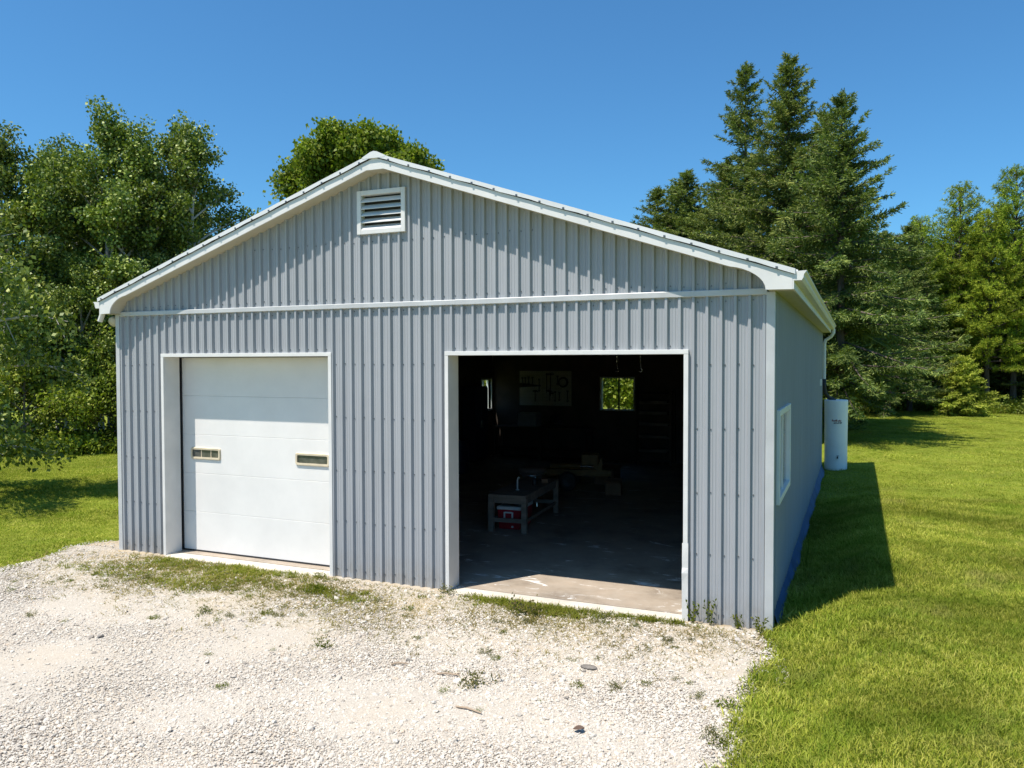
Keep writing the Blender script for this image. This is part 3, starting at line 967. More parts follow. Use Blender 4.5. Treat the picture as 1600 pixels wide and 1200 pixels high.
# red cooler with a white lid under the table
ck = empty('cooler', (5.03, 3.98, FZ), R(4.5), 'red picnic cooler with a white lid under the wooden work table', 'cooler')
mb = MB()
vs = []
for z, g in ((0, .0), (.34, .025)):
    for x, y in ((-.19 - g, -.33 - g), (.19 + g, -.33 - g), (.19 + g, .33 + g), (-.19 - g, .33 + g)): vs.append((x, y, z))
mb.add(vs, [(0, 3, 2, 1), (4, 5, 6, 7), (0, 1, 5, 4), (1, 2, 6, 5), (2, 3, 7, 6), (3, 0, 4, 7)])
mb.build('body', REDP, ck, bevel=0.02)
mb = MB(); mb.box(-.225, .225, -.365, .365, .342, .405); mb.build('lid', WHITEP, ck, bevel=0.02)
for sy in (-1, 1):
    mb = MB(); y = sy * .375
    for (a, b_, c, d) in ((-.085, -.06, .17, .31), (.06, .085, .17, .31), (-.06, .06, .17, .195), (-.06, .06, .29, .315)):
        mb.box(a, b_, y - .012, y + .012, c, d)
    mb.build('handle', WHITEP, ck)
mb = MB(); mb.lathe([(0.0, 0.02), (.018, .02), (.022, 0.0)], 12); mb.build('drain_plug', WHITEP, ck, loc=(.06, -.335, .05), rot=(R(90), 0, 0))
# folded white rags on the cooler
mb = MB()
def pad(mb, x0, x1, y0, y1, z0, h, n=8, amp=.012):
    vs, fs = [], []
    for j in range(n + 1):
        for i in range(n + 1):
            x = x0 + (x1 - x0) * i / n; y = y0 + (y1 - y0) * j / n
            e = min(i, j, n - i, n - j)
            z = z0 + (h if e > 0 else 0.0) + amp * mnoise.noise(Vector((x * 9, y * 9, 2))) * (e > 0)
            vs.append((x, y, z))
    for j in range(n):
        for i in range(n):
            a = j * (n + 1) + i; fs.append((a, a + 1, a + n + 2, a + n + 1))
    mb.add(vs, fs)
pad(mb, -.10, .20, -.12, .30, 0, .05)
o = mb.build('folded_rag', WHITEP, None, smooth=True, loc=(5.04, 4.02, FZ + .407), rot=(0, 0, R(8)))
tag(o, 'folded white rag lying on the lid of the red cooler', 'rag')

# shop stool with a round brown seat behind the table
st = empty('shop_stool', (4.52, 6.05, FZ), 0, 'round brown padded shop stool with a bright rim behind the work table', 'stool')
mb = MB(); mb.lathe([(0, .77), (.20, .775), (.27, .755), (.295, .71), (.28, .665), (.24, .645), (0, .64)], 28); mb.build('seat', BROWNV, st, smooth=True)
mb = MB(); mb.lathe([(.20, .642), (.262, .642), (.27, .625), (.262, .608), (.20, .608)], 28); mb.build('rim', CHROME, st, smooth=True)
for k in range(4):
    a = R(45 + 90 * k)
    mb = MB(); mb.tube([(.17 * math.cos(a), .17 * math.sin(a), .62), (.26 * math.cos(a), .26 * math.sin(a), 0.0)], .014, 8); mb.build('leg', CHROME, st)
mb = MB()
mb.tube([(.235 * math.cos(t), .235 * math.sin(t), .2) for t in np.linspace(0, 2 * math.pi, 25)], .009, 6, False); mb.build('foot_ring', CHROME, st)

# small things on the work table
mb = MB()
mb.tube([(0, 0, 0.004), (0, 0, .17), (.004, 0, .205), (.02, 0, .225), (.04, 0, .215)], [.015, .014, .013, .012, .010], 8)
mb.lathe([(0, 0), (.035, 0), (.035, .008), (.016, .014)], 14)
o = mb.build('crooked_handle', WHITEP, None, smooth=True, loc=(5.10, 3.92, FZ + .652), rot=(0, 0, R(30)))
tag(o, 'small white crook-topped stand upright on the work table', 'tool')
mb = MB(); mb.lathe([(0, .0), (.045, 0), (.05, .02), (.05, .10), (.035, .12), (0, .12)], 14)
o = mb.build('oil_can', TOOLM, None, smooth=True, loc=(5.17, 4.55, FZ + .652)); tag(o, 'small dark oil can at the middle of the work table', 'can')
mb = MB(); mb.box(-.06, .06, -.10, .10, 0, .075)
o = mb.build('parts_box', CARD, None, bevel=.004, loc=(5.22, 4.95, FZ + .652), rot=(0, 0, R(20))); tag(o, 'little brown cardboard box near the far end of the work table', 'box')

# pegboards and hand tools on the back wall
YB = L - .10
for (xa, xb, lab) in ((1.02, 1.78, 'pale grey pegboard with a hand saw and hammers at the back wall'), (1.79, 2.72, 'pale grey pegboard with long clamps nearer the back window')):
    t_ = empty('pegboard', ((xa + xb) / 2, YB, 1.60), 0, lab, 'pegboard', 'pegboards on the back wall')
    mb = MB(); mb.box(xa - (xa + xb) / 2, xb - (xa + xb) / 2, -.012, -.002, 0, 1.06); mb.build('board', PEG, t_)
    mb = MB()
    for i in range(10):
        for j in range(11):
            x = xa - (xa + xb) / 2 + (xb - xa) * (i + .5) / 10; z = 1.06 * (j + .5) / 11
            mb.add([(x - .006, -.0135, z - .006), (x + .006, -.0135, z - .006), (x + .006, -.0135, z + .006), (x - .006, -.0135, z + .006)], [(0, 1, 2, 3)])
    o = mb.build('peg_hole', BLACK, t_); o['kind'] = 'stuff'
def hammer(x, z, lab, s=1.0):
    t_ = empty('hammer', (x, YB - .03, z), 0, lab, 'hammer', 'hammers on the pegboard')
    mb = MB(); mb.tube([(0, 0, 0), (0, 0, -.30 * s)], .016, 8); mb.build('handle', WOODD, t_)
    mb = MB(); mb.box(-.075 * s, .055 * s, -.018, .018, .0, .045); mb.add([(.055 * s, -.018, .0), (.055 * s, .018, 0), (.12 * s, 0, -.02), (.055 * s, -.018, .04), (.055 * s, .018, .04)], [(0, 1, 2), (0, 2, 3), (1, 4, 2), (3, 2, 4)])
    mb.build('head', TOOLM, t_)
hammer(1.55, 2.02, 'dark claw hammer hanging left on the pegboard below the saw')
hammer(2.03, 2.02, 'dark claw hammer hanging on the board with the clamps', .9)
t_ = empty('hand_saw', (1.35, YB - .03, 2.16), R(0), 'dark hand saw hanging level above the hammers', 'saw')
mb = MB(); mb.prism_y([(-.22, .0), (.38, .03), (.38, .06), (-.22, .12)], -.004, .0); mb.build('blade', TOOLM, t_)
mb = MB(); mb.prism_y([(-.36, -.02), (-.225, .0), (-.225, .12), (-.34, .13), (-.38, .06)], -.02, .012); mb.build('handle', WOODD, t_)
for i, (x, ln) in enumerate(((1.93, .62), (2.06, .7))):
    t_ = empty('bar_clamp', (x, YB - .04, 2.60), R(0), ('shorter', 'longer')[i] + ' steel bar clamp hanging from the top of the pegboard', 'clamp', 'bar clamps')
    mb = MB(); mb.box(-.012, .012, -.006, .006, -ln, 0); mb.build('bar', TOOLM, t_)
    mb = MB(); mb.box(-.02, .10, -.014, .014, -.06, -.02); mb.build('jaw', TOOLM, t_)
    mb = MB(); mb.box(-.02, .10, -.014, .014, -ln + .06, -ln + .10); mb.tube([(.08, 0, -ln - .06), (.08, 0, -ln + .14)], .008, 6); mb.build('sliding_jaw', TOOLM, t_)
t_ = empty('coiled_hose', (2.47, YB - .05, 2.32), 0, 'dark coil of hose hanging at the top right of the pegboards', 'hose')
for q in range(3):
    mb = MB(); mb.tube([((.15 - .012 * q) * math.cos(a), -.02 * q, (.15 - .012 * q) * math.sin(a)) for a in np.linspace(0, 2 * math.pi, 25)], .012, 6, False); mb.build('coil', BLACK, t_, smooth=True)
for i, (x, z, ln) in enumerate(((1.12, 2.45, .22), (1.22, 2.45, .26), (1.33, 2.47, .20), (1.46, 2.46, .24), (1.68, 2.40, .34), (2.28, 2.50, .24), (2.20, 2.02, .26), (2.34, 2.0, .22), (2.60, 2.05, .30))):
    t_ = empty('spanner', (x, YB - .025, z), 0, 'dark spanner ' + ('first', 'second', 'third', 'fourth', 'fifth and longest', 'sixth', 'seventh', 'eighth', 'ninth')[i] + ' from the left along the pegboards', 'spanner', 'spanners on the pegboards')
    mb = MB(); mb.box(-.011, .011, -.006, .006, -ln + .03, -.03); mb.build('shank', TOOLM, t_)
    for e_ in (0, -ln):
        mb = MB(); mb.prism_y([(-.03, e_ - .02), (.0, e_ - .03), (.03, e_ - .02), (.032, e_ + .02), (.012, e_ + .028), (.010, e_), (-.010, e_), (-.012, e_ + .028), (-.032, e_ + .02)], -.009, .006); mb.build('jaw', TOOLM, t_)
# long bench under the pegboards
t_ = empty('back_bench', (2.15, L - .48, FZ), 0, 'long dark workbench along the back wall below the pegboards', 'workbench')
mb = MB(); mb.box(-1.75, 1.3, -.36, .36, .90, .96); mb.build('top', WOODD, t_)
mb = MB(); mb.box(-1.7, 1.25, -.30, .30, .25, .28); mb.build('shelf', WOODD, t_)
for x in (-1.7, -.2, 1.2):
    for y in (-.31, .31):
        mb = MB(); mb.box(x - .045, x + .045, y - .045, y + .045, 0, .898); mb.build('leg', WOODD, t_)
t_ = empty('bench_vise', (2.5, L - .72, FZ + .962), 0, 'dark bench vise on the front edge of the long workbench', 'vise')
mb = MB(); mb.box(-.09, .09, -.12, .12, 0, .05); mb.lathe([(.07, .05), (.06, .10), (.06, .13)], 12); mb.build('base', TOOLM, t_, bevel=.008)
mb = MB(); mb.box(-.08, .08, -.02, .14, .13, .22); mb.build('fixed_jaw', TOOLM, t_, bevel=.01)
mb = MB(); mb.box(-.08, .08, -.12, -.06, .12, .22); mb.build('moving_jaw', TOOLM, t_, bevel=.01)
mb = MB(); mb.tube([(0, -.24, .15), (0, -.10, .15)], .016, 8); mb.tube([(-.10, -.23, .15), (.10, -.23, .15)], .007, 6); mb.build('screw_handle', CHROME, t_)
t_ = empty('tool_chest', (1.5, L - .5, FZ + .962), 0, 'grey metal tool chest standing on the workbench under the saw', 'tool chest')
mb = MB(); mb.box(-.30, .30, -.2, .2, 0, .42); mb.build('body', simple_mat('grey_chest', (.3, .32, .36), .4), t_, bevel=.008)
for k in range(4):
    mb = MB(); mb.box(-.28, .28, -.212, -.202, .03 + k * .095, .115 + k * .095); mb.build('drawer', simple_mat('grey_drawer', (.34, .36, .40), .4), t_, bevel=.003)
mb = MB(); mb.box(-.01, .32, -.02, .02, 0, .35); mb.lathe([(.10, .0), (.10, .03), (.03, .06)], 14)
mb.box(.20, .30, -.10, .02, .30, .40); mb.tube([(.26, -.06, .31), (.26, -.06, .12)], [.022, .008], 8)
o = mb.build('bench_drill', TOOLM, None, bevel=.004, loc=(2.2, L - .5, FZ + .962), rot=(0, 0, R(70))); tag(o, 'dark bench drill press standing on the long workbench', 'drill')
# tall cupboard in front of the left window, shelves right of the back window
t_ = empty('tall_cupboard', (0.50, 12.05, FZ), 0, 'tall dark cupboard along the left wall partly hiding a window', 'cupboard')
mb = MB(); mb.box(-.38, .0, -.45, .45, .06, 2.2); mb.build('body', NAVY, t_, bevel=.01)
for s in (-1, 1):
    mb = MB(); mb.box(.002, .022, min(0, s * .44) + .004, max(0, s * .44) - .004, .10, 2.16)
    d = mb.build('door', NAVY, t_, bevel=.004)
    mb = MB(); mb.box(.024, .045, s * .05 - .01, s * .05 + .01, 1.0, 1.2); mb.build('handle', CHROME, d)
mb = MB(); mb.box(-.36, -.05, -.4, .4, 0, .058); mb.build('plinth', BLACK, t_)
t_ = empty('timber_rack', (5.35, L - .42, FZ), 0, 'tall dark timber rack right of the back window with boards on its shelves', 'rack')
for x in (-.5, .5):
    for y in (-.25, .25):
        mb = MB(); mb.box(x - .03, x + .03, y - .03, y + .03, 0, 2.1); mb.build('post', WOODD, t_)
SH = [.35, .75, 1.1, 1.42, 1.72, 2.0]
for z in SH:
    mb = MB(); mb.box(-.468, .468, -.27, .27, z - .03, z); mb.build('shelf', WOODD, t_)
proto = None
k = 0
for z in SH[:-1]:
    for q in range(2):
        w_ = .80 + .1 * ((k * 7) % 3) / 3
        mb = MB(); mb.box(-w_ / 2, w_ / 2, -.09, .09, 0, .035)
        o = mb.build('board', BENCHW, None, loc=(5.35 + .02 * (k % 3 - 1), L - .56 + .0 * q, FZ + z + .002 + q * .038), rot=(0, 0, R(((k * 13) % 5 - 2) * .8)))
        tag(o, ('lower', 'upper')[q] + ' grey board of two on the ' + ('lowest', 'second lowest', 'middle', 'second highest', 'highest')[SH.index(z)] + ' shelf of the timber rack', 'board', 'boards on the timber rack'); k += 1
# yellow wheeled machine and cartons further in
t_ = empty('log_splitter', (4.75, 8.35, FZ), R(12), 'low dull yellow two-wheeled log splitter standing deep in the barn', 'splitter')
mb = MB(); mb.prism_x([(-.07, .30), (.07, .30), (.07, .32), (.012, .32), (.012, .42), (.07, .42), (.07, .44), (-.07, .44), (-.07, .42), (-.012, .42), (-.012, .32), (-.07, .32)], -.75, .75); mb.build('beam', YELLOW, t_)
mb = MB(); mb.tube([(-.65, 0, .51), (.05, 0, .51)], .065, 14); mb.build('cylinder', YELLOW, t_)
mb = MB(); mb.tube([(.05, 0, .51), (.35, 0, .51)], .03, 10); mb.build('piston', CHROME, t_)
mb = MB(); mb.prism_y([(.42, .44), (.55, .44), (.55, .72), (.52, .72)], -.06, .06); mb.build('wedge', YELLOW, t_)
mb = MB(); mb.box(.05, .45, .12, .50, .40, .78); mb.build('engine_cover', YELLOW, t_, bevel=.03)
mb = MB(); mb.tube([(-.2, -.42, .22), (-.2, .42, .22)], .02, 8); mb.tube([(-.2, 0, .22), (-.2, 0, .30)], .02, 8); mb.build('axle', TOOLM, t_)
for s in (-1, 1):
    mb = MB(); mb.lathe([(.10, -.05), (.19, -.06), (.22, -.03), (.22, .03), (.19, .06), (.10, .05)], 20); w_ = mb.build('wheel', BLACK, t_, smooth=True, loc=(-.2, s * .42, .22), rot=(R(90), 0, 0))
    mb = MB(); mb.lathe([(0, -.03), (.10, -.04), (.10, .04), (0, .03)], 16); mb.build('rim', TOOLM, w_)
mb = MB(); mb.tube([(.7, 0, .30), (.78, 0, 0)], .025, 8); mb.build('stand', TOOLM, t_)
for (x, y, a, w_, h_, lab) in ((5.72, 7.9, 10, .34, .26, 'small brown cardboard carton beside the yellow log splitter'), (5.15, 9.35, -8, .5, .36, 'larger brown cardboard carton behind the yellow log splitter')):
    t_ = empty('carton', (x, y, FZ), R(a), lab, 'box', 'cartons on the barn floor')
    mb = MB(); mb.box(-w_ / 2, w_ / 2, -w_ * .4, w_ * .4, 0, h_); mb.build('body', CARD, t_, bevel=.004)
    for s in (-1, 1):
        mb = MB(); mb.add([(-w_ / 2, s * w_ * .4, h_), (w_ / 2, s * w_ * .4, h_), (w_ / 2, s * w_ * .68, h_ + .06), (-w_ / 2, s * w_ * .68, h_ + .06)], [(0, 1, 2, 3)]); mb.build('flap', CARD, t_)
# chains hanging from the ceiling
for i, (x, ln, lab) in enumerate(((6.25, .72, 'steel chain with a hook hanging left of two near the back window'), (6.72, .72, 'steel chain with a hook hanging right of the pair near the back window'), (7.7, .75, 'steel chain bundle hanging near the right side of the open door'))):
    t_ = empty('hanging_chain', (x, 6.3, 3.60), 0, lab, 'chain', 'chains hanging from the ceiling')
    mb = MB()
    nl = int(ln / .045)
    for q in range(nl):
        z = -.03 - q * .045
        pts = [(.014 * math.cos(a), 0, .028 * math.sin(a)) for a in np.linspace(0, 2 * math.pi, 11)]
        if q % 2: pts = [(0, p_[0], p_[2]) for p_ in pts]
        mb.tube([(p_[0], p_[1], p_[2] + z) for p_ in pts], .005, 5, False)
    mb.build('chain', CHROME, t_)
    mb = MB(); zz = -.03 - nl * .045
    mb.tube([(0, 0, zz + .02), (0, 0, zz - .03), (.03, 0, zz - .06), (.03, 0, zz - .09), (0, 0, zz - .11), (-.03, 0, zz - .09)], .010, 6); mb.build('hook', CHROME, t_)

# clutter against the walls
t_ = empty('oil_drum', (1.0, 9.6, FZ), 0, 'dark blue oil drum standing against the left wall', 'drum')
mb = MB(); mb.lathe([(0, .88), (.27, .88), (.285, .89), (.285, .86), (.28, .60), (.29, .585), (.28, .57), (.28, .32), (.29, .305), (.28, .29), (.28, .02), (.285, 0), (0, 0)], 24); mb.build('shell', NAVY, t_, smooth=False)
mb = MB(); mb.lathe([(0, .895), (.03, .895), (.035, .881)], 10, (.15, 0, 0)); mb.build('bung', CHROME, t_)
for k in range(3):
    t_ = empty('car_tyre', (.95, 8.4, FZ + .115 + k * .215), k, ('lowest', 'middle', 'topmost')[k] + ' black tyre of the stack by the left wall', 'tyre', 'tyres stacked by the left wall')
    mb = MB(); mb.lathe([(.20, -.08), (.24, -.10), (.30, -.105), (.335, -.07), (.34, 0), (.335, .07), (.30, .105), (.24, .10), (.20, .08), (.22, 0), (.20, -.08)], 28); mb.build('tread', BLACK, t_, smooth=True)
    mb = MB(); mb.lathe([(.199, -.06), (.15, -.02), (.06, .0), (.0, .0)], 20); mb.build('rim', TOOLM, t_, smooth=True)
t_ = empty('step_ladder', (8.6, L - .55, FZ), R(-20), 'pale folded step ladder leaning in the right rear corner', 'ladder')
for s_ in (-1, 1):
    mb = MB(); mb.tube([(s_ * .24, -.25, 0), (s_ * .17, .22, 2.2)], .022, 4); mb.build('rail', BENCHW, t_)
for k in range(6):
    f_ = .12 + k * .15
    mb = MB(); mb.box(-.23 + .06 * f_, .23 - .06 * f_, -.25 + .47 * f_ - .04, -.25 + .47 * f_ + .04, 2.2 * f_ - .012, 2.2 * f_ + .012); mb.build('tread', BENCHW, t_)
t_ = empty('wall_shelf', (7.1, L - .25, 1.75), 0, 'dark shelf on the back wall holding paint cans', 'shelf')
mb = MB(); mb.box(-.8, .8, -.14, .14, -.03, 0); mb.build('board', WOODD, t_)
for x_ in (-.6, .6):
    mb = MB(); mb.prism_x([(.14, -.03), (.14, -.25), (.12, -.25), (-.10, -.03)], x_ - .015, x_ + .015); mb.build('bracket', TOOLM, t_)
for k, (x_, c_) in enumerate(((-.62, 'white'), (-.36, 'grey'), (-.1, 'red'), (.22, 'white'), (.5, 'grey'))):
    t_ = empty('paint_can', (7.1 + x_, L - .27, 1.752), k, c_ + ' paint can, number ' .replace(', number ', ' ') + ('at the left end', 'second from the left end', 'in the middle', 'right of the middle', 'at the right end')[k] + ' of the back wall shelf', 'can', 'paint cans on the wall shelf')
    mb = MB(); mb.lathe([(0, 0), (.085, 0), (.085, .19), (.088, .195), (.08, .20), (.075, .19), (0, .19)], 18); mb.build('body', {'white': WHITEP, 'grey': TRIMGREY, 'red': REDP}[c_], t_)
    mb = MB(); mb.tube([(.088 * math.cos(a), .0, .17 - .09 * math.sin(a)) for a in np.linspace(0, math.pi, 9)], .003, 4, False); mb.build('handle', CHROME, t_)

# ------------------------------------------------------------------ white water tank at the rear corner
tk = empty('water_tank', (W + .375, 14.22, float(ground_z(W + .4, 14.2)) - .02), 0, 'tall white cylindrical water tank under the downspout at the rear corner', 'tank')
mb = MB(); mb.lathe([(0.0, 0.0), (.27, 0.0), (.285, .02), (.288, .10), (.29, .9), (.298, 1.7), (.30, 1.86), (.296, 1.895), (.285, 1.905), (.255, 1.905), (.25, 1.88), (0.0, 1.87)], 40)
mb.build('shell', TANKW, tk, smooth=True)
mb = MB(); mb.lathe([(0.0, 1.878), (.12, 1.878), (.125, 1.872)], 20); mb.build('inlet', BLACK, tk)
mb = MB(); mb.tube([(.05, -.285, .36), (.05, -.33, .36)], .022, 10); mb.tube([(.05, -.318, .36), (.05, -.318, .41)], .008, 6); mb.tube([(.03, -.318, .412), (.09, -.318, .412)], .008, 6); mb.build('tap', TOOLM, tk)
# the tank's two-line printed mark: small slanted letter-like strokes
def strokes(y0, z0, wtot, h, n, seed):
    rr_ = random.Random(seed); mb = MB()
    for i in range(n):
        a = -math.pi / 2 + (y0 + wtot * (i / n)) / .292
        for (u0, v0, u1, v1) in rr_.choice([[(0, 0, 0, 1), (0, 1, .7, 1), (0, .5, .6, .5)], [(0, 0, .1, 1), (.7, 0, .6, 1)], [(0, 0, 0, 1), (0, 0, .7, 0)], [(0, 0, .35, 1), (.35, 1, .7, 0)], [(0, 0, .7, 0), (.0, .0, .0, .6), (.7, 0, .7, .6)]]):
            cell = wtot / n * .8
            P0 = (u0 * cell, v0 * h); P1 = (u1 * cell, v1 * h)
            d_ = Vector((P1[0] - P0[0], P1[1] - P0[1])); d_.normalize(); nn = Vector((-d_.y, d_.x)) * .0055
            vs = []
            for (pu, pv) in ((P0[0] - nn.x, P0[1] - nn.y), (P1[0] - nn.x, P1[1] - nn.y), (P1[0] + nn.x, P1[1] + nn.y), (P0[0] + nn.x, P0[1] + nn.y)):
                aa = a + (pu + pv * .25) / .292
                r_ = .2962 + .0065 * (z0 + pv - .9) / .8
                vs.append((r_ * math.cos(aa), r_ * math.sin(aa), z0 + pv))
            mb.add(vs, [(0, 1, 2, 3)])
    return mb
strokes(-.10, 1.335, .24, .046, 8, 3).build('printed_mark', PRINTR, tk)
strokes(-.05, 1.275, .20, .044, 7, 5).build('printed_mark', PRINTK, tk)

# ------------------------------------------------------------------ trees
BARKG = simple_mat('pale_birch_bark', (0.42, 0.40, 0.36), 0.8, 0, 0.35, 5.0, 0.5, (1, 1, 3))
BARKD = simple_mat('dark_conifer_bark', (0.11, 0.085, 0.068), 0.9, 0, 0.35, 6.0, 0.6, (1, 1, .4))
BARKM = simple_mat('grey_brown_bark', (0.17, 0.145, 0.12), 0.9, 0, 0.3, 6.0, 0.6, (1, 1, .4))
LEAF_POP = leaf_mat('poplar_leaves', (0.035, 0.07, 0.010), (0.12, 0.168, 0.018), (0.40, 0.43, 0.10), 0.20, 0.03, 0.5)  # palest tone puts sunlit highlights and glints into the leaf colour
LEAF_MAP = leaf_mat('maple_leaves', (0.10, 0.15, 0.012), (0.16, 0.22, 0.014), (0.24, 0.28, 0.022), 0.35, 0.02, .6)
LEAF_BUSH = leaf_mat('bush_leaves', (0.08, 0.12, 0.010), (0.18, 0.235, 0.018), (0.34, 0.37, 0.05), 0.34, 0.02, .6)
NEEDLE_SP = leaf_mat('spruce_needles', (0.05, 0.085, 0.028), (0.125, 0.17, 0.045), (0.28, 0.32, 0.08), 0.18, 0.01, 0.6)
NEEDLE_PI = leaf_mat('pine_needles', (0.08, 0.13, 0.014), (0.21, 0.28, 0.022), (0.41, 0.45, 0.045), 0.22, 0.01, 0.6)  # brighter tones put sunlit highlights into the needle colour

def nrm(a):
    return a / np.maximum(np.linalg.norm(a, axis=-1, keepdims=True), 1e-9)
def perp(a, r_):
    b = nrm(r_.normal(size=a.shape)); b = b - a * np.sum(a * b, -1, keepdims=True)
    return nrm(b)

def diamonds(P, D, ln, wd, r_, flat=None):
    """flat 4-gon needle sprays or leaves: P base, D direction, ln length, wd width"""
    D = nrm(D)
    S = perp(D, r_) if flat is None else nrm(np.cross(D, flat))
    ln = np.asarray(ln)[:, None]; wd = np.asarray(wd)[:, None]
    a = P; b = P + D * ln * .45 + S * wd * .5; c = P + D * ln; d = P + D * ln * .45 - S * wd * .5
    V = np.stack([a, b, c, d], 1).reshape(-1, 3)
    F = np.arange(len(V)).reshape(-1, 4)
    return V, F

def spruce_meshes(h, rad, seed, clear=1.0, spacing=0.24, twig=0.13, sparse_top=0.0, nbr=(6, 8), droop=0.24):
    r_ = np.random.default_rng(seed)
    Ps, Ds, Ls, Ws = [], [], [], []
    wood = MB()
    lean = r_.normal(size=2) * .012
    wood.tube([(lean[0] * z, lean[1] * z, z) for z in np.linspace(-.2, h * .985, 10)], list(np.linspace(h * .0135 + .03, .012, 10)), 7)
    z = clear
    while z < h * .985:
        t = (z - clear) / (h - clear)
        nb = r_.integers(nbr[0], nbr[1] + 1)
        a0 = r_.uniform(0, 6.28)
        zlev = z
        for k in range(nb):
            z = zlev + r_.uniform(-.5, .5) * spacing
            if t > .7 and r_.random() < sparse_top: continue
            az = a0 + 6.283 * k / nb + r_.normal() * .28
            Lb = (rad * (1 - t) ** .82 * r_.uniform(.45, 1.22)) + .16
            if t < .12: Lb *= .75 + .25 * t / .12
            el = -.10 + .80 * t ** 1.6 + r_.normal() * .20
            u = np.array([math.cos(az), math.sin(az), 0])
            n = max(4, int(Lb / twig))
            s = (np.arange(n) + r_.uniform(0, 1, n)) / n
            s = np.clip(s, .06, 1)
            dr = droop * (1 - .75 * t)
            def pos(s):
                zz = Lb * (math.sin(el) * s - dr * s * s * 1.5 + dr * 1.25 * s ** 3)
                return np.array([lean[0] * z, lean[1] * z, z + r_.uniform(-.0, .0)]) + u * (Lb * math.cos(el) * s)[:, None] + np.array([0, 0, 1.0]) * zz[:, None]
            wp = pos(np.array([0, .35, .7, .97]))
            if Lb > .5: wood.tube([tuple(q) for q in wp], [.012 + .012 * Lb, .01 + .008 * Lb, .008 + .003 * Lb, .005], 4, False)
            B = pos(s)
            tang = nrm(pos(np.clip(s + .05, 0, 1.05)) - pos(np.clip(s - .05, 0, 1)))
            side = np.cross(tang, np.array([0, 0, 1.0])); side = nrm(side)
            for sg in (-1, 1):
                lt = (.20 + .62 * Lb / 3.0 * (1 - s) ** .7 * np.clip(s * 3.5, .25, 1)) * r_.uniform(.6, 1.2, n)
                d = tang * .75 + side * sg * r_.uniform(.5, 1.05, n)[:, None] + np.array([0, 0, 1.0]) * (r_.normal(size=n) * .14 - .20 * (1 - t))[:, None]
                Ps.append(B); Ds.append(nrm(d)); Ls.append(lt); Ws.append(np.full(n, .05))
            # short shoots standing over and hanging under the bough give it body
            for up in (.55, -.75, -.35):
                m_ = r_.random(n) < .75
                lt = (.14 + .30 * Lb / 3.0 * (1 - s) ** .5) * r_.uniform(.6, 1.2, n)
                d = tang * .7 + side * r_.normal(size=n)[:, None] * .55 + np.array([0, 0, 1.0]) * up
                Ps.append(B[m_]); Ds.append(nrm(d)[m_]); Ls.append(lt[m_]); Ws.append(np.full(int(m_.sum()), .05))
            # tip
            Ps.append(B[-1:]); Ds.append(tang[-1:]); Ls.append(np.array([.25])); Ws.append(np.array([.05]))
        z = zlev + spacing * r_.uniform(.75, 1.25) * (1 - .35 * t)
    # leader
    P = np.concatenate(Ps); D = np.concatenate(Ds); Ln = np.concatenate(Ls); Wd = np.concatenate(Ws)
    zl = np.linspace(h * .955, h, 9)
    for k in range(3):
        P = np.concatenate([P, np.stack([np.full(9, lean[0] * h), np.full(9, lean[1] * h), zl], 1)])
        dd = r_.normal(size=(9, 3)) * .5; dd[:, 2] = .9
        D = np.concatenate([D, nrm(dd)]); Ln = np.concatenate([Ln, np.full(9, .20)]); Wd = np.concatenate([Wd, np.full(9, .03)])
    # every twig: an axis spray and small needle shoots along it
    Vs, Fs, off = [], [], 0
    V, F = diamonds(P, D, Ln, Wd * .9 + .012, r_); Vs.append(V); Fs.append(F); off += len(V)
    for q in range(5):
        f = (q + .5) / 5
        B = P + D * (Ln * f)[:, None]
        S = perp(D, r_)
        S[:, 2] *= .6
        d = nrm(D * .8 + S * .75 + np.array([0, 0, -.12]))
        ll = (.10 + .30 * Ln * (1 - f)) * r_.uniform(.7, 1.2, len(P))
        V, F = diamonds(B, d, ll, .030 + .012 * r_.random(len(P)), r_)
        Vs.append(V); Fs.append(F + off); off += len(V)
    me = np_mesh('crown', np.concatenate(Vs), np.concatenate(Fs))
    tm = wood.mesh('trunk')
    return tm, me

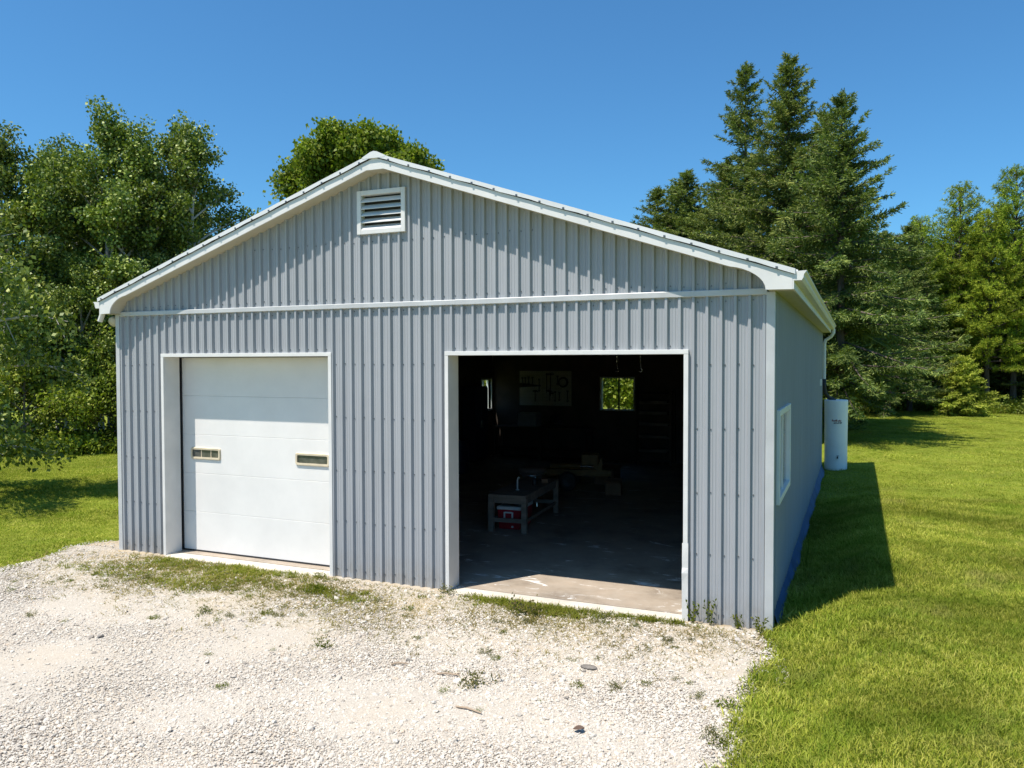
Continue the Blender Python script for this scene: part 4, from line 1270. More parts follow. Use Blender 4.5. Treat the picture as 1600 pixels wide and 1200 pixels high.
def pine_meshes(h, rad, seed, clear=2.2):
    r_ = np.random.default_rng(seed)
    wood = MB(); T, TD = [], []
    wood.tube([(.02 * math.sin(z), .02 * math.cos(z * 1.3), z) for z in np.linspace(-.2, h * .98, 10)], list(np.linspace(h * .012 + .03, .012, 10)), 7)
    z = clear
    while z < h * .98:
        t = (z - clear) / (h - clear)
        nb = r_.integers(5, 8)
        a0 = r_.uniform(0, 6.28)
        for k in range(nb):
            az = a0 + 6.283 * k / nb + r_.normal() * .3
            Lb = rad * ((1 - t) ** .72) * (.72 + .28 * min(1, t * 4)) * r_.uniform(.5, 1.15) + .2
            el = .12 + .95 * t ** 1.5 + r_.normal() * .12
            u = np.array([math.cos(az), math.sin(az), 0]); o_ = np.array([0, 0, z])
            pos = lambda s: o_ + u * Lb * math.cos(el) * s + np.array([0, 0, 1.0]) * Lb * (math.sin(el) * s + .16 * s * s * (1 - t) - .10 * s)
            wood.tube([tuple(pos(q)) for q in (0, .4, .75, 1.0)], [.015 + .010 * Lb, .012 + .006 * Lb, .01, .006], 4, False)
            n = max(3, int(Lb / .14))
            for i in range(n):
                s = .25 + .75 * (i + r_.random()) / n
                ls = (.22 + .36 * Lb * (1.02 - s) * min(1, s * 2)) * r_.uniform(.6, 1.1)
                sg = r_.choice([-1, 1])
                sd = np.array([-u[1], u[0], 0]) * sg
                d = u * .8 + sd * r_.uniform(.4, 1.0) + np.array([0, 0, .28 + r_.normal() * .15]); d /= np.linalg.norm(d)
                b = pos(s); m = max(1, int(ls / .15))
                for q in range(m):
                    T.append(b + d * ls * (q + 1) / m); TD.append(d + np.array([0, 0, .35]))
            T.append(pos(1.0)); TD.append(u * .7 + np.array([0, 0, .6]))
        z += .42 * r_.uniform(.7, 1.2) * (1 - .3 * t)
    for zz in np.linspace(h * .95, h, 5):
        T.append(np.array([0, 0, zz])); TD.append(np.array([0, 0, 1.0]))
    T = np.array(T); TD = nrm(np.array(TD))
    Vs, Fs, off = [], [], 0
    for q in range(13):
        S = perp(TD, r_)
        d = nrm(TD * r_.uniform(.1, 1.0, len(T))[:, None] + S * .85)
        V, F = diamonds(T + r_.normal(size=T.shape) * .015, d, r_.uniform(.13, .24, len(T)), np.full(len(T), .028), r_)
        Vs.append(V); Fs.append(F + off); off += len(V)
    return wood.mesh('trunk'), np_mesh('crown', np.concatenate(Vs), np.concatenate(Fs))

def leafy_meshes(h, rad, seed, clear=1.2, limbs=26, leaf=.13, per=42, spread=.34, narrow=.75, droop=0.0, lean=0.03, twk=4, vary=(.45, 1.28)):
    r_ = np.random.default_rng(seed)
    wood = MB(); C_ = []
    ph = r_.uniform(0, 6)
    ax = lambda z: np.array([math.sin(z * .35 + ph) * lean * z * .6 + lean * z * .4, math.cos(z * .3 + ph) * lean * z * .5, z])
    zt = h * .93
    wood.tube([tuple(ax(z)) for z in np.linspace(-.2, zt, 9)], list(np.linspace(h * .013 + .02, .015, 9)), 7)
    for k in range(limbs):
        t = (k + r_.random()) / limbs
        z = clear + (h * .92 - clear) * t
        az = k * 2.4 + r_.normal() * .4
        prof = (math.sin(math.pi * min(1, (t * .86 + .16))) ** .7) * narrow + (1 - narrow) * (1 - t)
        Lb = rad * prof * r_.uniform(*vary) + .25
        el = .35 + .6 * t + r_.normal() * .15 - droop
        u = np.array([math.cos(az) * math.cos(el), math.sin(az) * math.cos(el), math.sin(el)])
        o_ = ax(z)
        pos = lambda s: o_ + u * Lb * s + np.array([0, 0, 1.0]) * (.10 * Lb * math.sin(s * 2.6) - droop * .5 * Lb * s * s)
        wood.tube([tuple(pos(s)) for s in (0, .35, .7, 1.0)], [.014 + .016 * Lb, .012 + .010 * Lb, .008 + .005 * Lb, .006], 5, False)
        nsub = max(3, int(Lb * 2.6))
        for j in range(nsub):
            s = .28 + .72 * (j + r_.random()) / nsub
            b = pos(s)
            d = u + nrm(r_.normal(size=3)) * .95 + np.array([0, 0, .18 - droop]); d /= np.linalg.norm(d)
            l2 = (.35 + .42 * Lb * (1.1 - s)) * r_.uniform(.6, 1.1)
            wood.tube([tuple(b), tuple(b + d * l2)], [.012, .005], 3, False)
            for q in range(twk):
                C_.append(b + d * l2 * (.25 + .75 * (q + r_.random()) / twk) + r_.normal(size=3) * .08)
    for k in range(3 if vary[0] < .6 else 0):      # upright shoots make the top ragged
        a_ = r_.uniform(0, 6.28); q_ = ax(h * r_.uniform(.84, .92)); e_ = np.array([math.cos(a_) * .5, math.sin(a_) * .5, r_.uniform(.9, 1.5)])
        wood.tube([tuple(q_), tuple(q_ + e_)], [.014, .005], 4, False)
        for f_ in (.45, .75, 1.0): C_.append(q_ + e_ * f_)
    C_.append(ax(h * .95)); C_.append(ax(h * .985))
    C_ = np.array(C_)
    n = len(C_) * per
    g_ = r_.normal(size=(n, 3)); g_ *= (np.minimum(1.0, 1.9 / np.maximum(np.linalg.norm(g_, axis=1), 1e-6)))[:, None]
    P = np.repeat(C_, per, 0) + g_ * spread * np.array([1, 1, .8])
    D = nrm(r_.normal(size=(n, 3)) + np.array([0, 0, -.55]))
    sz = leaf * r_.uniform(.6, 1.25, n)
    V, F = diamonds(P, D, sz, sz * .78, r_)
    return wood.mesh('trunk'), np_mesh('crown', V, F)

def make_tree(name, meshes, bark, leaf, loc, rz, s, label, cat='tree', group=None):
    e = empty(name, loc, rz, label, cat, group)
    e.scale = (s, s, s) if isinstance(s, (int, float)) else s
    tm, cm = meshes
    link_mesh('trunk', tm, bark, e); link_mesh('crown', cm, leaf, e)
    return e
def gz(x, y): return float(ground_z(x, y)) - .03

# --- spruces behind and right of the barn
SP1 = spruce_meshes(13.0, 4.1, 21, 2.0, .34, .15, sparse_top=.2)
SP2 = spruce_meshes(15.4, 4.9, 22, 1.6, .34, .15, sparse_top=.1)
SP3 = spruce_meshes(16.8, 4.3, 23, 1.6, .40, .15, sparse_top=.35)
sp1 = make_tree('spruce_tree', SP1, BARKD, NEEDLE_SP, (10.1, 22.0, gz(9.8, 22)), .3, .965, 'dark ragged spruce rising straight above the white water tank', 'tree', 'tall spruces behind the barn')
sp2 = make_tree('spruce_tree', SP2, BARKD, NEEDLE_SP, (7.95, 26.2, gz(8, 26)), 1.0, 1.0, 'broadest and fullest tall spruce in the middle of the group behind the barn', 'tree', 'tall spruces behind the barn')
sp3 = make_tree('spruce_tree', SP3, BARKD, NEEDLE_SP, (5.8, 30.2, gz(6, 30)), 2.0, 1.01, 'thin-topped tall spruce left of the broadest one behind the barn', 'tree', 'tall spruces behind the barn')
G = 'tall spruces behind the barn'
copy_thing(sp1, (9.55, 28.6, gz(9, 28)), 2.2, 1.06, 'slim bare-tipped spruce between the broadest spruce and the one over the tank', G)
copy_thing(sp2, (2.15, 34.0, gz(2, 34)), 4.0, (1.12, 1.12, .855), 'shorter dark spruce just clearing the right roof slope', G)
copy_thing(sp3, (.55, 34.6, gz(0, 34)), 1.4, (1.1, 1.1, .745), 'small spruce tip furthest along the roof from the tall group', G)
copy_thing(sp1, (1.3, 35.5, gz(1, 35)), 5.0, (1.15, 1.15, .99), 'spruce tip between the two small ones over the roof edge', G)
copy_thing(sp2, (12.2, 36.6, gz(12, 36)), 5.1, .62, 'low bushy spruce with pale branch shelves behind the water tank', G)
copy_thing(sp1, (13.4, 40.4, gz(13, 40)), .9, .80, 'mid-height spruce standing where the spruces meet the pines', G)
copy_thing(sp3, (10.2, 40.5, gz(10, 40)), 3.3, .70, 'spruce deep in shade behind the low bushy one', G)
copy_thing(sp2, (4.2, 32.0, gz(4, 33)), 2.7, (1.15, 1.15, .84), 'dark spruce filling in low beside the thin-topped one', G)
# --- pines on the right
PI1 = pine_meshes(13.2, 3.5, 31, 3.4)
PI2 = pine_meshes(11.0, 3.4, 32, 2.4)
pi1 = make_tree('pine_tree', PI1, BARKD, NEEDLE_PI, (16.15, 44.0, gz(16, 44)), .4, 1.0, 'pointed white pine rising highest right behind the small spruce', 'tree', 'white pines at the lawn edge')
pi2 = make_tree('pine_tree', PI2, BARKD, NEEDLE_PI, (14.0, 42.6, gz(14, 42)), 1.7, 1.0, 'yellow-green pine left of the pointed one at the lawn edge', 'tree', 'white pines at the lawn edge')
G = 'white pines at the lawn edge'
copy_thing(pi1, (18.95, 44.2, gz(19, 44)), 2.9, 1.06, 'tallest dark pine at the very right edge of the trees', G)
copy_thing(pi2, (17.5, 43.2, gz(17, 43)), 4.1, 1.02, 'bright bushy pine between the pointed pine and the right edge', G)
copy_thing(pi2, (15.2, 45.4, gz(15, 45)), .3, .92, 'short pine half hidden just left of the pointed one', G)
copy_thing(pi1, (12.7, 41.6, gz(12, 41)), 5.2, .73, 'small pine with bright shelves beside the spruces', G)
GW_ = 'spruces in the shade of the wood'
for i, (x, y, s) in enumerate(((12.2, 46, .66), (15.0, 48.0, .7), (18.0, 47.5, .72), (21.0, 47.0, .7), (23.6, 49, .8), (26.5, 50, .8), (9.4, 42, .7), (17, 51, .8), (20.5, 52, .8))):
    copy_thing(sp1 if i % 2 else sp2, (x, y, gz(x, y)), i * 2.1, s * .9, 'dark spruce filling the shade behind the white pines', GW_)
GB = 'pines in the shade of the wood'
for i, (x, y, s) in enumerate(((13.0, 49, .85), (16.8, 50, .92), (20.5, 49.5, .9), (22.5, 46, .95), (10.2, 46, .8), (19.6, 53, 1.0), (14.8, 54, 1.0), (8.0, 44, .8), (24, 51, 1.0), (11.5, 55, .95))):
    copy_thing(pi1 if i % 2 else pi2, (x, y, gz(x, y)), i * 1.3, s, 'pine standing back in the shade behind the white pines', GB)
for x, y, s_, lab in ((14.15, 45.8, .88, 'pointed spruce rising between the spruce group and the pines'), (12.75, 43.6, .76, 'lower pointed spruce filling the dip left of the pines'),
                      (17.35, 46.8, .86, 'dark spruce tip between the pointed pine and the bright one'), (20.6, 45.0, .92, 'dark spruce closing the wood at the right side')):
    copy_thing(sp1 if x < 17 else sp3, (x, y, gz(x, y)), x, (s_ * .85, s_ * .85, s_ if x < 17 else s_ * .78), lab, 'spruces among the pines')
# small spruce on the lawn
SPS = spruce_meshes(3.0, 1.75, 41, .10, .17, .09, nbr=(7, 9), droop=.05)
make_tree('young_spruce', SPS, BARKD, leaf_mat('fresh_spruce_needles', (.15, .21, .03), (.32, .40, .05), (.48, .54, .09), .25, .01, .6), (15.75, 38.2, gz(16, 39)), 0, .98, 'small bright young spruce alone at the far edge of the lawn', 'tree')

# --- maple beyond the roof
MAP = leafy_meshes(17.0, 6.4, 54, 5.0, 60, .26, 40, .45, 1.0, twk=5, lean=0.0, vary=(.72, 1.1))
make_tree('maple_tree', MAP, BARKM, LEAF_MAP, (-23.0, 40.7, gz(-23, 40)), 0, (1.1, 1.1, 1.15), 'round bright green maple whose top shows over the roof peak')
# --- poplars and birches on the left
PO1 = leafy_meshes(12.0, 2.9, 61, 1.4, 32, .122, 66, .22, twk=3)
PO2 = leafy_meshes(12.5, 2.7, 62, 1.8, 30, .122, 66, .22, narrow=.6, twk=3)
PO3 = leafy_meshes(10.5, 3.1, 63, .7, 32, .122, 66, .24, twk=3)
G = 'leafy trees left of the barn'
po = []
for i, (ms, x, y, s, rz, lab) in enumerate((
    (PO1, -13.7, 11.3, 1.0, .5, 'tallest poplar in the middle of the left wood'),
    (PO2, -11.6, 13.0, .93, 1.4, 'poplar with pale upright trunk nearest the barn roof on its left'),
    (PO3, -14.8, 10.1, .96, 2.2, 'loose birch with pale crossing limbs near the left end'))):
    po.append(make_tree('poplar_tree', ms, BARKG, LEAF_POP, (x, y, gz(x, y)), rz, s, lab, 'tree', G))
for i, (k, x, y, s, rz, lab) in enumerate((
    (0, -13.2, 14.2, 1.01, 4.2, 'twin of the tallest poplar just behind it towards the barn'),
    (1, -12.5, 11.9, .90, 3.0, 'poplar filling the gap between the two highest tips of the left wood'),
    (1, -15.9, 9.0, .86, 5.0, 'dark leafy tree at the extreme left behind the lawn'),
    (2, -11.9, 11.6, .66, 1.1, 'short bushy tree in front of the pale-trunked poplar'),
    (2, -13.3, 9.9, .62, 3.1, 'low bright tree in front of the loose birch'),
    (0, -17.0, 12.5, .93, 1.9, 'tree in second row behind the loose birch'))):
    copy_thing(po[k], (x, y, gz(x, y)), rz, s, lab, G)
G2 = 'trees deep in the left wood'
for i, (x, y, s) in enumerate(((-20, 16, .9), (-17.5, 19, .84), (-21, 11, .95), (-23, 20, 1.0), (-19, 13.5, .95), (-16.2, 15.5, .8))):
    copy_thing(po[i % 3], (x, y, gz(x, y)), i * 1.1, s, 'leafy tree standing deep in the left wood', G2)
for i, (x, y, s) in enumerate(((-27, 14, .9), (-30, 22, .95), (-26, 28, .85), (-33, 34, .9), (-21, 33, .75), (-15, 36, .72), (-9, 39, .75), (-28, 44, .85), (-3, 42, .75), (-36, 10, .95), (-31, 3, .95), (-38, 26, .95), (-13, 29, .66), (-4.5, 33, .66))):
    copy_thing(po[i % 3], (x, y, gz(x, y)), i * .9 + .4, s, 'leafy tree standing deep in the left wood', G2)
# low overhanging tree just outside the left edge of the picture
OVT = leafy_meshes(6.5, 2.3, 71, .8, 26, .11, 30, .24, droop=.35)
make_tree('overhanging_tree', OVT, BARKG, LEAF_POP, (-7.5, 2.2, gz(-7.5, 2.2)), .6, 1.0, 'nearby tree whose low leafy branches droop over the left lawn')
# bushes filling the foot of the wood and beyond the back window
BU1 = leafy_meshes(3.0, 1.5, 81, .15, 16, .10, 46, .20, narrow=.4, twk=3)
BU2 = leafy_meshes(5.2, 2.4, 82, .3, 26, .15, 44, .30, narrow=.5)
bu1 = make_tree('leafy_bush', BU1, BARKM, LEAF_BUSH, (-10.6, 10.6, gz(-10.6, 10.6)), 0, 1.0, 'bright green bush beside the barn wall at the foot of the left wood', 'bush', 'bushes at the foot of the left wood')
G = 'bushes at the foot of the left wood'
for i, (x, y, s, lab) in enumerate(((-12.4, 9.6, 1.05, 'pale bush in the middle of the left lawn edge'), (-13.8, 8.1, 1.0, 'bush at the left lawn edge near the picture side'), (-15.2, 6.6, 1.1, 'bush at the far left under the drooping branches'), (-11.2, 11.6, 1.25, 'tall bush behind the others at the foot of the left wood'))):
    copy_thing(bu1, (x, y, gz(x, y)), i * 1.7 + .8, s, lab, G)
G = 'bushes behind the barn'
bu2 = make_tree('leafy_bush', BU2, BARKM, LEAF_BUSH, (1.6, 21.5, gz(1, 21)), 0, 1.0, 'bright leafy bush filling the view through the back window', 'bush', G)
for i, (x, y, s) in enumerate(((-1.4, 23, 1.0), (-2.5, 20, .9), (3.8, 23.5, .9), (-5.0, 18.5, .9))):
    copy_thing(bu2, (x, y, gz(x, y)), i * 1.9 + .8, s, 'leafy bush growing behind the barn', G)

# ------------------------------------------------------------------ grass, stones and weeds
GRASSM = leaf_mat('grass_blades', (0.10, 0.145, 0.018), (0.315, 0.35, 0.036), (0.57, 0.54, 0.13), 0.32, 0.0, 0.6, True)
WEEDM = leaf_mat('weed_leaves', (0.055, 0.07, 0.010), (0.12, 0.14, 0.018), (0.22, 0.22, 0.04), 0.3, 0.0)
DRYM = leaf_mat('dry_grass', (0.10, 0.11, 0.02), (0.20, 0.16, 0.05), (0.33, 0.25, 0.10), 0.25, 0.01)

def blade_clump(seed, n, hgt, rad, wd, lean=.5):
    r_ = np.random.default_rng(seed)
    a = r_.uniform(0, 6.283, n); rr_ = rad * np.sqrt(r_.random(n))
    P = np.stack([rr_ * np.cos(a), rr_ * np.sin(a), np.zeros(n) - .005], 1)
    b = r_.uniform(0, 6.283, n); L_ = r_.random(n) * lean
    D = nrm(np.stack([np.cos(b) * L_, np.sin(b) * L_, np.ones(n)], 1))
    h = hgt * r_.uniform(.45, 1.2, n)
    S = np.stack([-np.sin(b), np.cos(b), np.zeros(n)], 1)
    out = np.stack([np.cos(b), np.sin(b), np.zeros(n)], 1)
    w = wd * r_.uniform(.7, 1.3, n)[:, None]
    h_ = h[:, None]
    mid = P + D * h_ * .55
    tip = P + D * h_ * .85 + out * h_ * (.15 + .45 * L_[:, None])
    V = np.stack([P - S * w * .5, P + S * w * .5, mid + S * w * .42, tip, mid - S * w * .42], 1).reshape(-1, 3)
    k = np.arange(n) * 5
    F = np.concatenate([np.stack([k, k + 1, k + 2, k + 4], 1)])
    F3 = np.stack([k + 4, k + 2, k + 3, k + 3], 1)
    # quads for the lower blade, the tip as a thin quad folded to a point
    V2 = np.concatenate([V, tip + S * .0002]); kk = np.arange(n)
    F3 = np.stack([k + 4, k + 2, 5 * n + kk, k + 3], 1)
    return np_mesh('grass_clump', V2, np.concatenate([F, F3]))

lawn_near = [loose('grass_clump', blade_clump(s, 30, .062, .085, .0052, 1.0), GRASSM) for s in (1, 2, 3, 4)]
lawn_far = [loose('grass_clump', blade_clump(s, 22, .05, .17, .009, 1.0), GRASSM) for s in (5, 6, 7)]

def inside_barn(x, y, m=0.05):
    return (x > -m) & (x < W + m) & (y > -m) & (y < L + m)
def on_gravel(x, y):
    lx, rx = gravel_edges(y)
    w_ = 0.14 * np.sin(x * 3.1 + y * 5.3) + .08 * np.sin(y * 13.0)
    return (x > lx + .10 + w_ * .6) & (x < rx - .02 + w_ * .35) & (y < 0.55)
def in_view(x, y, m=60):
    """rough test that a ground point can be seen, from the camera's opening angle with a wide margin"""
    d = np.stack([x - CAM.x, y - CAM.y], -1)
    f = d @ np.array([_fwd.x, _fwd.y]); s = d @ np.array([_rt.x, _rt.y])
    return (f > 1.5) & (np.abs(s) < f * 1.1 + 3.0)
def lawn_points(n, x0, x1, y0, y1, seed, dens=None):
    r_ = np.random.default_rng(seed)
    x = r_.uniform(x0, x1, n); y = r_.uniform(y0, y1, n)
    ok = ~inside_barn(x, y, .04) & ~on_gravel(x, y) & in_view(x, y)
    if dens is not None: ok &= r_.random(n) < dens(x, y)
    x, y = x[ok], y[ok]
    z = ground_z(x, y) - .012
    return np.stack([x, y, z], 1), r_
def patchy(x, y):
    return 1 + .25 * np.sin(x * 1.7 + 1.3 * np.sin(y * .9)) * np.sin(y * 1.3 + x * .4)
p1, r_ = lawn_points(120000, 9.7, 20, -6.5, 9, 5)
tl = r_.normal(size=(len(p1), 2)) * .14
edge_h = 1 + .5 * np.exp(-np.maximum(p1[:, 0] - 9.85, 0) / .5) * (p1[:, 1] < 3)
g1 = scatter('lawn_grass', p1, r_.uniform(0, 6.28, len(p1)), r_.uniform(.65, 1.25, len(p1)) * patchy(p1[:, 0], p1[:, 1]) * edge_h, lawn_near, tilt=tl)
p2, r_ = lawn_points(90000, 9.7, 40, 9, 42, 6)
p3, r3 = lawn_points(85000, -20, 0.0, -7.0, 13, 7)
pp = np.concatenate([p2, p3])
g2 = scatter('lawn_grass', pp, r_.uniform(0, 6.28, len(pp)), r_.uniform(.5, 1.0, len(pp)) * patchy(pp[:, 0], pp[:, 1]), lawn_far, tilt=r_.normal(size=(len(pp), 2)) * .12)
g1['label'] = 'mown green grass of the near right lawn'; g2['label'] = 'mown green grass of the farther lawns'

# unmown growth along the foot of the trees
rough = [loose('rough_clump', blade_clump(s, 26, .55, .28, .02, .8), GRASSM) for s in (11, 12)]
Vb, Fb = diamonds(np.random.default_rng(3).normal(size=(160, 3)) * np.array([.26, .26, .16]) + np.array([0, 0, .28]), np.random.default_rng(4).normal(size=(160, 3)), np.full(160, .11), np.full(160, .08), np.random.default_rng(5))
rough.append(loose('rough_leafy', np_mesh('rough_leafy', Vb, Fb), LEAF_BUSH))
rr_ = np.random.default_rng(9)
x = rr_.uniform(8, 32, 2600); y = 40.6 + .12 * (x - 12) + np.abs(rr_.normal(size=2600)) * 2.4 - np.where(x < 12.5, (12.5 - x) * 2.2, 0)
x2 = rr_.uniform(0, 1, 1500); a_ = np.array([-9.2, 11.3]); b_ = np.array([-16.8, 4.0])
q = a_ + (b_ - a_) * x2[:, None]; nn_ = np.array([-.693, .72]); q = q + nn_ * np.abs(rr_.normal(size=1500))[:, None] * 1.6
X = np.concatenate([x, q[:, 0]]); Y = np.concatenate([y, q[:, 1]])
pts = np.stack([X, Y, ground_z(X, Y) - .03], 1)
o = scatter('undergrowth', pts, rr_.uniform(0, 6.28, len(pts)), rr_.uniform(.5, 1.25, len(pts)), rough)
o['label'] = 'unmown weeds along the foot of the trees'

# loose limestone pieces over the drive
def stone_mesh(seed):
    bm = bmesh.new(); bmesh.ops.create_icosphere(bm, subdivisions=1, radius=1)
    r__ = random.Random(seed)
    sx, sy, sz = r__.uniform(.8, 1.2), r__.uniform(.6, 1.0), r__.uniform(.4, .7)
    for v in bm.verts:
        k = r__.uniform(.75, 1.15)
        v.co = Vector((v.co.x * sx * k, v.co.y * sy * k, v.co.z * sz * k))
    me = bpy.data.meshes.new('stone'); bm.to_mesh(me); bm.free(); return me
def stone_mat():
    m, nt, b = new_mat('limestone_piece')
    oi = N(nt, 'ShaderNodeObjectInfo')
    nt.links.new(ramp(nt, oi.outputs['Random'], [(0.0, (.24, .21, .18)), (.09, (.47, .42, .36)), (.45, (.55, .50, .435)), (.85, (.59, .545, .475)), (.95, (.52, .42, .32)), (1, (.40, .37, .34))]), b.inputs['Base Color'])
    b.inputs['Roughness'].default_value = .85; b.inputs['Specular IOR Level'].default_value = .25
    return m
STONEM = stone_mat()
stones = [loose('stone', stone_mesh(s), STONEM) for s in range(6)]
r_ = np.random.default_rng(31)
n = 620000
x = r_.uniform(-2, 11, n); y = -7.2 + 7.8 * r_.random(n)
lx, rx = gravel_edges(y)
wv = 0.12 * np.sin(y * 4.1 + x * 2.0)
dist = np.hypot(x - CAM.x, y - CAM.y)
keep = (x > lx + wv) & (x < rx + .08 + wv) & ~inside_barn(x, y, .03) & in_view(x, y) & (r_.random(n) < np.clip(1.25 - dist / 17, .35, 1)) & ~((y > -.12) & (x > 0))
soil = np.clip((y + 2.2) / 2.0, 0, 1) * (np.sin(x * 2.3 + 1.2 * np.sin(y * 3)) * np.sin(y * 2.9 + x) > -.25)
keep &= r_.random(n) > soil * .55
dusty = np.sin(x * .75 + y * .22 + .9 * np.sin(y * .8)) * .6 + np.sin(x * 2.1 - y * 1.7) * .25 + np.sin(y * 3.3 + x * .6) * .2
keep &= r_.random(n) < np.clip(.80 - .55 * dusty, .35, 1)
x, y = x[keep], y[keep]
sc_ = np.exp(r_.normal(size=len(x)) * .45) * .0078
pts = np.stack([x, y, ground_z(x, y) + .012 + sc_ * .15], 1)
o = scatter('gravel_stones', pts, r_.uniform(0, 6.28, len(x)), sc_, stones, tilt=r_.normal(size=(len(x), 2)) * .35)
o['label'] = 'loose pale limestone pieces covering the drive'

# grass coming up through the gravel by the doors: low green and straw-coloured growth
def patch_points(n, cx, cy, sx, sy, seed, rot=0.0):
    r_ = np.random.default_rng(seed)
    a = r_.normal(size=(n, 2)) * np.array([sx, sy])
    c, s = math.cos(rot), math.sin(rot)
    P = np.stack([cx + a[:, 0] * c - a[:, 1] * s, cy + a[:, 0] * s + a[:, 1] * c], 1)
    P = P[~((P[:, 1] > -.12))]
    return P
small_g = [loose('sprig', blade_clump(s, 14, .06, .05, .006, 1.2), WEEDM) for s in (21, 22)]
small_d = [loose('dry_sprig', blade_clump(s, 12, .045, .06, .006, 1.6), DRYM) for s in (23, 24)]
PG = np.concatenate([patch_points(190, 1.5, -.36, .40, .20, 1), patch_points(260, 2.55, -.28, .38, .16, 2), patch_points(70, 3.4, -.24, .35, .10, 3), patch_points(200, 3.1, -.75, .6, .25, 18), patch_points(160, 1.2, -1.0, .6, .2, 19),
                     patch_points(260, 6.75, -.22, .40, .07, 4), patch_points(260, 7.15, -.30, .28, .12, 5), patch_points(120, 7.6, -.28, .25, .12, 6), patch_points(130, 8.45, -.16, .28, .05, 7),
                     patch_points(110, 2.4, -1.15, .35, .12, 8), patch_points(70, 4.3, -.70, .18, .08, 9), patch_points(40, 4.9, -.8, .25, .12, 10)])
o = scatter('sparse_grass', np.stack([PG[:, 0], PG[:, 1], ground_z(PG[:, 0], PG[:, 1]) + .008], 1), rng.uniform(0, 6.28, len(PG)), rng.uniform(.7, 1.5, len(PG)), small_g)
o['label'] = 'thin green grass creeping over the gravel before both doors'
PD = np.concatenate([patch_points(2200, 2.2, -.60, 1.1, .40, 11), patch_points(1100, 4.6, -.9, .9, .5, 12), patch_points(900, 7.2, -.55, .7, .30, 13), patch_points(500, 1.5, -1.5, 1.2, .4, 21), patch_points(400, 6.3, -1.3, 1.0, .5, 22), patch_points(400, 8.6, -.9, .7, .5, 23), patch_points(160, 1.0, -1.2, .8, .4, 14), patch_points(160, 3.4, -1.7, 1.2, .4, 15), patch_points(160, 9.2, -.35, .4, .25, 17)])
o = scatter('dry_growth', np.stack([PD[:, 0], PD[:, 1], ground_z(PD[:, 0], PD[:, 1]) + .006], 1), rng.uniform(0, 6.28, len(PD)), rng.uniform(.6, 1.4, len(PD)), small_d)
o['label'] = 'straw coloured dead growth on the stony soil near the barn'

# single weeds one can point to
def sprig_mesh(seed, n, spread, hgt, lw):
    r_ = np.random.default_rng(seed)
    c = r_.normal(size=(7, 2)) * spread * .55
    k = r_.integers(0, 7, n)
    B = np.stack([c[k, 0], c[k, 1], np.zeros(n)], 1) + r_.normal(size=(n, 3)) * np.array([.3, .3, 0]) * spread
    B[:, 2] = np.abs(r_.normal(size=n)) * hgt * .5
    D = r_.normal(size=(n, 3)); D[:, 2] = np.abs(D[:, 2]) * .6 + .1
    V, F = diamonds(B, D, lw * r_.uniform(1.4, 3.2, n), np.full(n, lw) * r_.uniform(.6, 1.2, n), r_)
    V[:, 2] = np.maximum(V[:, 2], .001)
    return np_mesh('weed', V, F)
WE = [sprig_mesh(41, 150, .085, .05, .012), sprig_mesh(42, 190, .10, .06, .011), sprig_mesh(43, 110, .07, .075, .009)]
WEEDB = leaf_mat('browned_weed_leaves', (0.07, 0.075, 0.025), (0.13, 0.12, 0.04), (0.22, 0.17, 0.07), .25, .02)
GW = 'small weeds in the gravel'
weeds = [(4.3, -.74, 1.3, 'wide low weed right of the closed door, one step from the wall'), (3.59, -1.96, 1.0, None), (3.94, -2.11, .6, None), (4.29, -1.72, .7, None), (4.48, -1.71, .6, None),
         (5.6, -2.35, 1.5, 'dark bushy weed alone left of the middle of the drive'), (5.33, -3.51, .5, None), (7.43, -2.59, 1.35, 'compact green weed in the middle of the drive below the open door'),
         (7.23, -2.85, .6, None), (8.31, -2.24, .5, None), (8.61, -2.16, .6, None), (9.72, -1.84, 1.2, 'dark weed at the grassy right edge of the drive'), (9.57, -2.18, .9, None), (7.08, -.54, 1.9, 'large leafy weed in front of the open door sill'),
         (.42, -1.04, .8, None), (.91, -.91, .6, None), (5.24, -.81, .6, None), (4.8, -1.05, .7, None), (5.76, -.92, .6, None), (1.74, -1.11, .6, None), (.63, -2.23, .7, None), (6.32, -1.74, .4, None),
         (3.96, -1.93, .5, None), (4.72, -1.61, .5, None), (5.64, -.42, .5, None), (5.84, -1.14, .4, None), (7.68, -3.08, .4, None), (9.68, -2.89, .8, None), (9.55, -2.72, .7, None), (4.31, -1.4, .5, None),
         (3.86, -.16, .9, 'green weed at the right foot of the closed white door'), (5.86, -.14, 1.1, 'upright weed at the left foot of the open doorway'), (9.74, -1.35, .9, None), (8.85, -1.94, .4, None), (7.97, -.33, .5, None), (7.08, -1.2, .4, None)]
_r = random.Random(77)
for k in range(64):
    wy = -.35 - abs(_r.gauss(0, 1.0)) * 1.0
    wx = _r.uniform(.2, 9.5)
    if wy > -3.2: weeds.append((wx, wy, _r.uniform(.25, .6), None))
for i, (x, y, s, lab) in enumerate(weeds):
    me = WE[i % 3]
    o = bpy.data.objects.new('weed', me)
    if not me.materials: me.materials.append((WEEDM, WEEDB, WEEDM)[i % 3])
    COL.objects.link(o)
    o.location = (x, y, float(ground_z(x, y)) + .012); o.rotation_euler = (0, 0, i * 1.37); o.scale = (s ** .7 * 1.05, s ** .7 * 1.05, s * 1.3)
    if lab is None:
        where = 'before the closed door' if x < 4.1 else 'between the two doors' if x < 5.8 else 'before the open doorway' if x < 8.8 else 'near the lawn edge'
        far = 'close in' if y > -.8 else 'far out' if y < -1.8 else 'a step off'
        lab = 'small ' + ('browned' if i % 3 == 1 else 'green') + ' gravel weed ' + where + ', ' + far
    tag(o, lab, 'weed', GW)
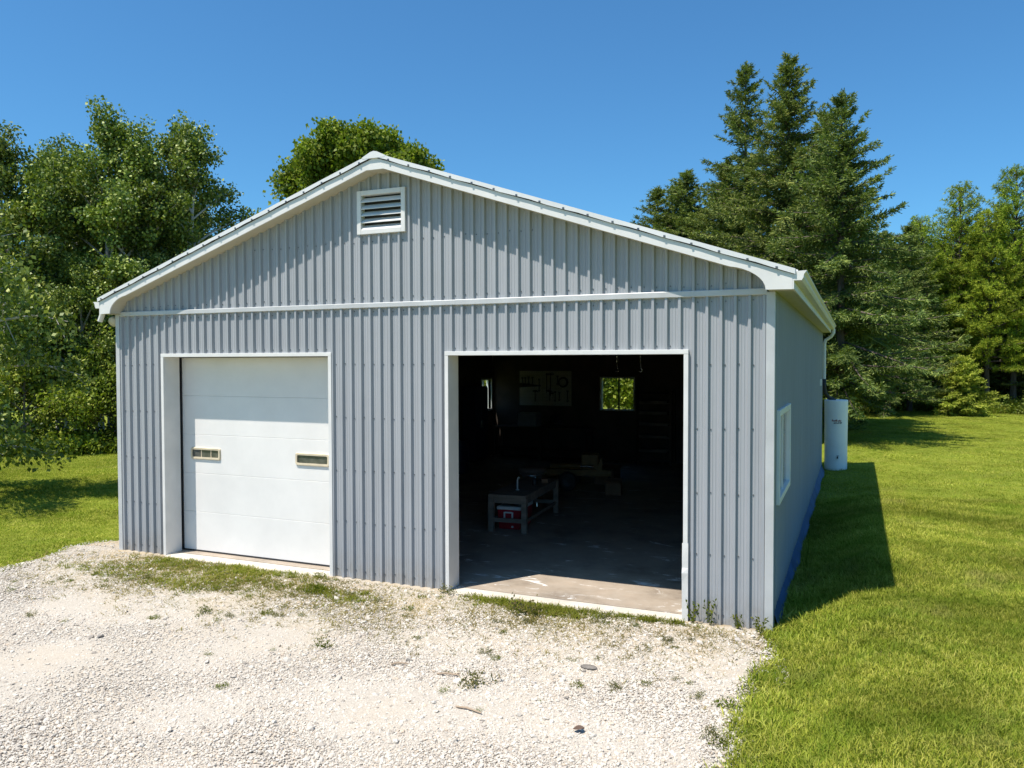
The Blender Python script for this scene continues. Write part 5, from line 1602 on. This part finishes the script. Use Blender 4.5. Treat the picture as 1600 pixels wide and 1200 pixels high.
# taller plants against the right corner wall
for i, (x, y, h_, lab) in enumerate(((8.93, -.10, .26, 'thin plant with small leaves beside the right door jamb'), (9.12, -.09, .30, 'tallest thin plant against the wall right of the door'), (9.42, -.09, .16, 'short plant against the wall near the right corner'), (9.66, -.14, .20, 'leafy plant at the very corner of the barn wall'))):
    t_ = empty('wall_weed', (x, y, .0), i, lab, 'weed', 'plants against the right wall foot')
    r__ = np.random.default_rng(60 + i); mb = MB(); B_, D_ = [], []
    for k in range(5):
        a = k * 1.3; tx, ty = .08 * math.cos(a), .05 * math.sin(a)
        mb.tube([(0, 0, 0), (tx * .5, ty * .5, h_ * .55), (tx, ty, h_ * (.75 + .25 * r__.random()))], .0025, 4, False)
        for q in range(7):
            f = .25 + .75 * q / 6; B_.append((tx * f, ty * f, h_ * f * .9)); D_.append(r__.normal(size=3) + np.array([0, 0, .3]))
    mb.build('stem', WEEDM, t_)
    V, F = diamonds(np.array(B_), np.array(D_), np.full(len(B_), .045), np.full(len(B_), .024), r__)
    link_mesh('leaf', np_mesh('leaf', V, F), WEEDM, t_)
# blades against the blue membrane on the shaded side
for i, (y, s) in enumerate(((2.9, 1.0), (3.7, .7))):
    o = bpy.data.objects.new('tall_grass_tuft', blade_clump(70 + i, 12, .55 * s, .05, .009, .7)); o.data.materials.append(WEEDM); COL.objects.link(o)
    o.location = (W + .22, y, float(ground_z(W + .2, y)))
    tag(o, ('taller', 'shorter')[i] + ' tuft of long grass against the shaded side wall', 'grass tuft', 'tufts on the shaded side')

# odd things lying on the drive
mb = MB(); bm = bmesh.new(); bmesh.ops.create_icosphere(bm, subdivisions=2, radius=1)
for v in bm.verts: v.co = Vector((v.co.x * .085, v.co.y * .045, v.co.z * .02)) * (1 + .15 * mnoise.noise(v.co * 2))
me = bpy.data.meshes.new('flat_stone'); bm.to_mesh(me); bm.free()
o = link_mesh('flat_stone', me, STONED, None, (8.26, -1.81, .03)); tag(o, 'dark flat stone lying on the pale gravel', 'stone')
def curled_leaf(name, loc, s, rz, lab):
    vs, fs = [], []
    for j in range(7):
        t = j / 6; w_ = math.sin(math.pi * (t * .9 + .07)) * .5
        for k in (-1, 0, 1): vs.append((t * 1.2 - .6, k * w_, .12 + .22 * abs(k) * math.sin(t * 2.5) + .15 * (t - .5) ** 2))
    for j in range(6):
        for k in range(2):
            a = j * 3 + k; fs.append((a, a + 1, a + 4, a + 3))
    mb = MB(); mb.add([(x * s, y * s, z * s) for x, y, z in vs], fs)
    o = mb.build(name, LEAFB, None, loc=loc, rot=(0, 0, rz)); tag(o, lab, 'leaf')
curled_leaf('dry_leaf', (8.59, -3.09, .03), .075, .4, 'curled dark brown leaf on the gravel near the bottom middle')
for i, (x, y, a, ln, lab) in enumerate(((7.11, -2.5, .25, .22, 'thin dry stick on the gravel nearest the open door'), (7.62, -3.1, -.1, .26, 'thicker dry stick lying below the green weed'), (6.55, -2.45, .5, .16, 'short dry stick furthest left on the gravel'))):
    mb = MB(); mb.tube([(-ln / 2, 0, .0), (-ln * .1, .012, .006), (ln / 2, -.006, .002)], [.008, .009, .006], 6)
    o = mb.build('dry_stick', STICKW, None, loc=(x, y, .032), rot=(0, 0, a)); tag(o, lab, 'stick')
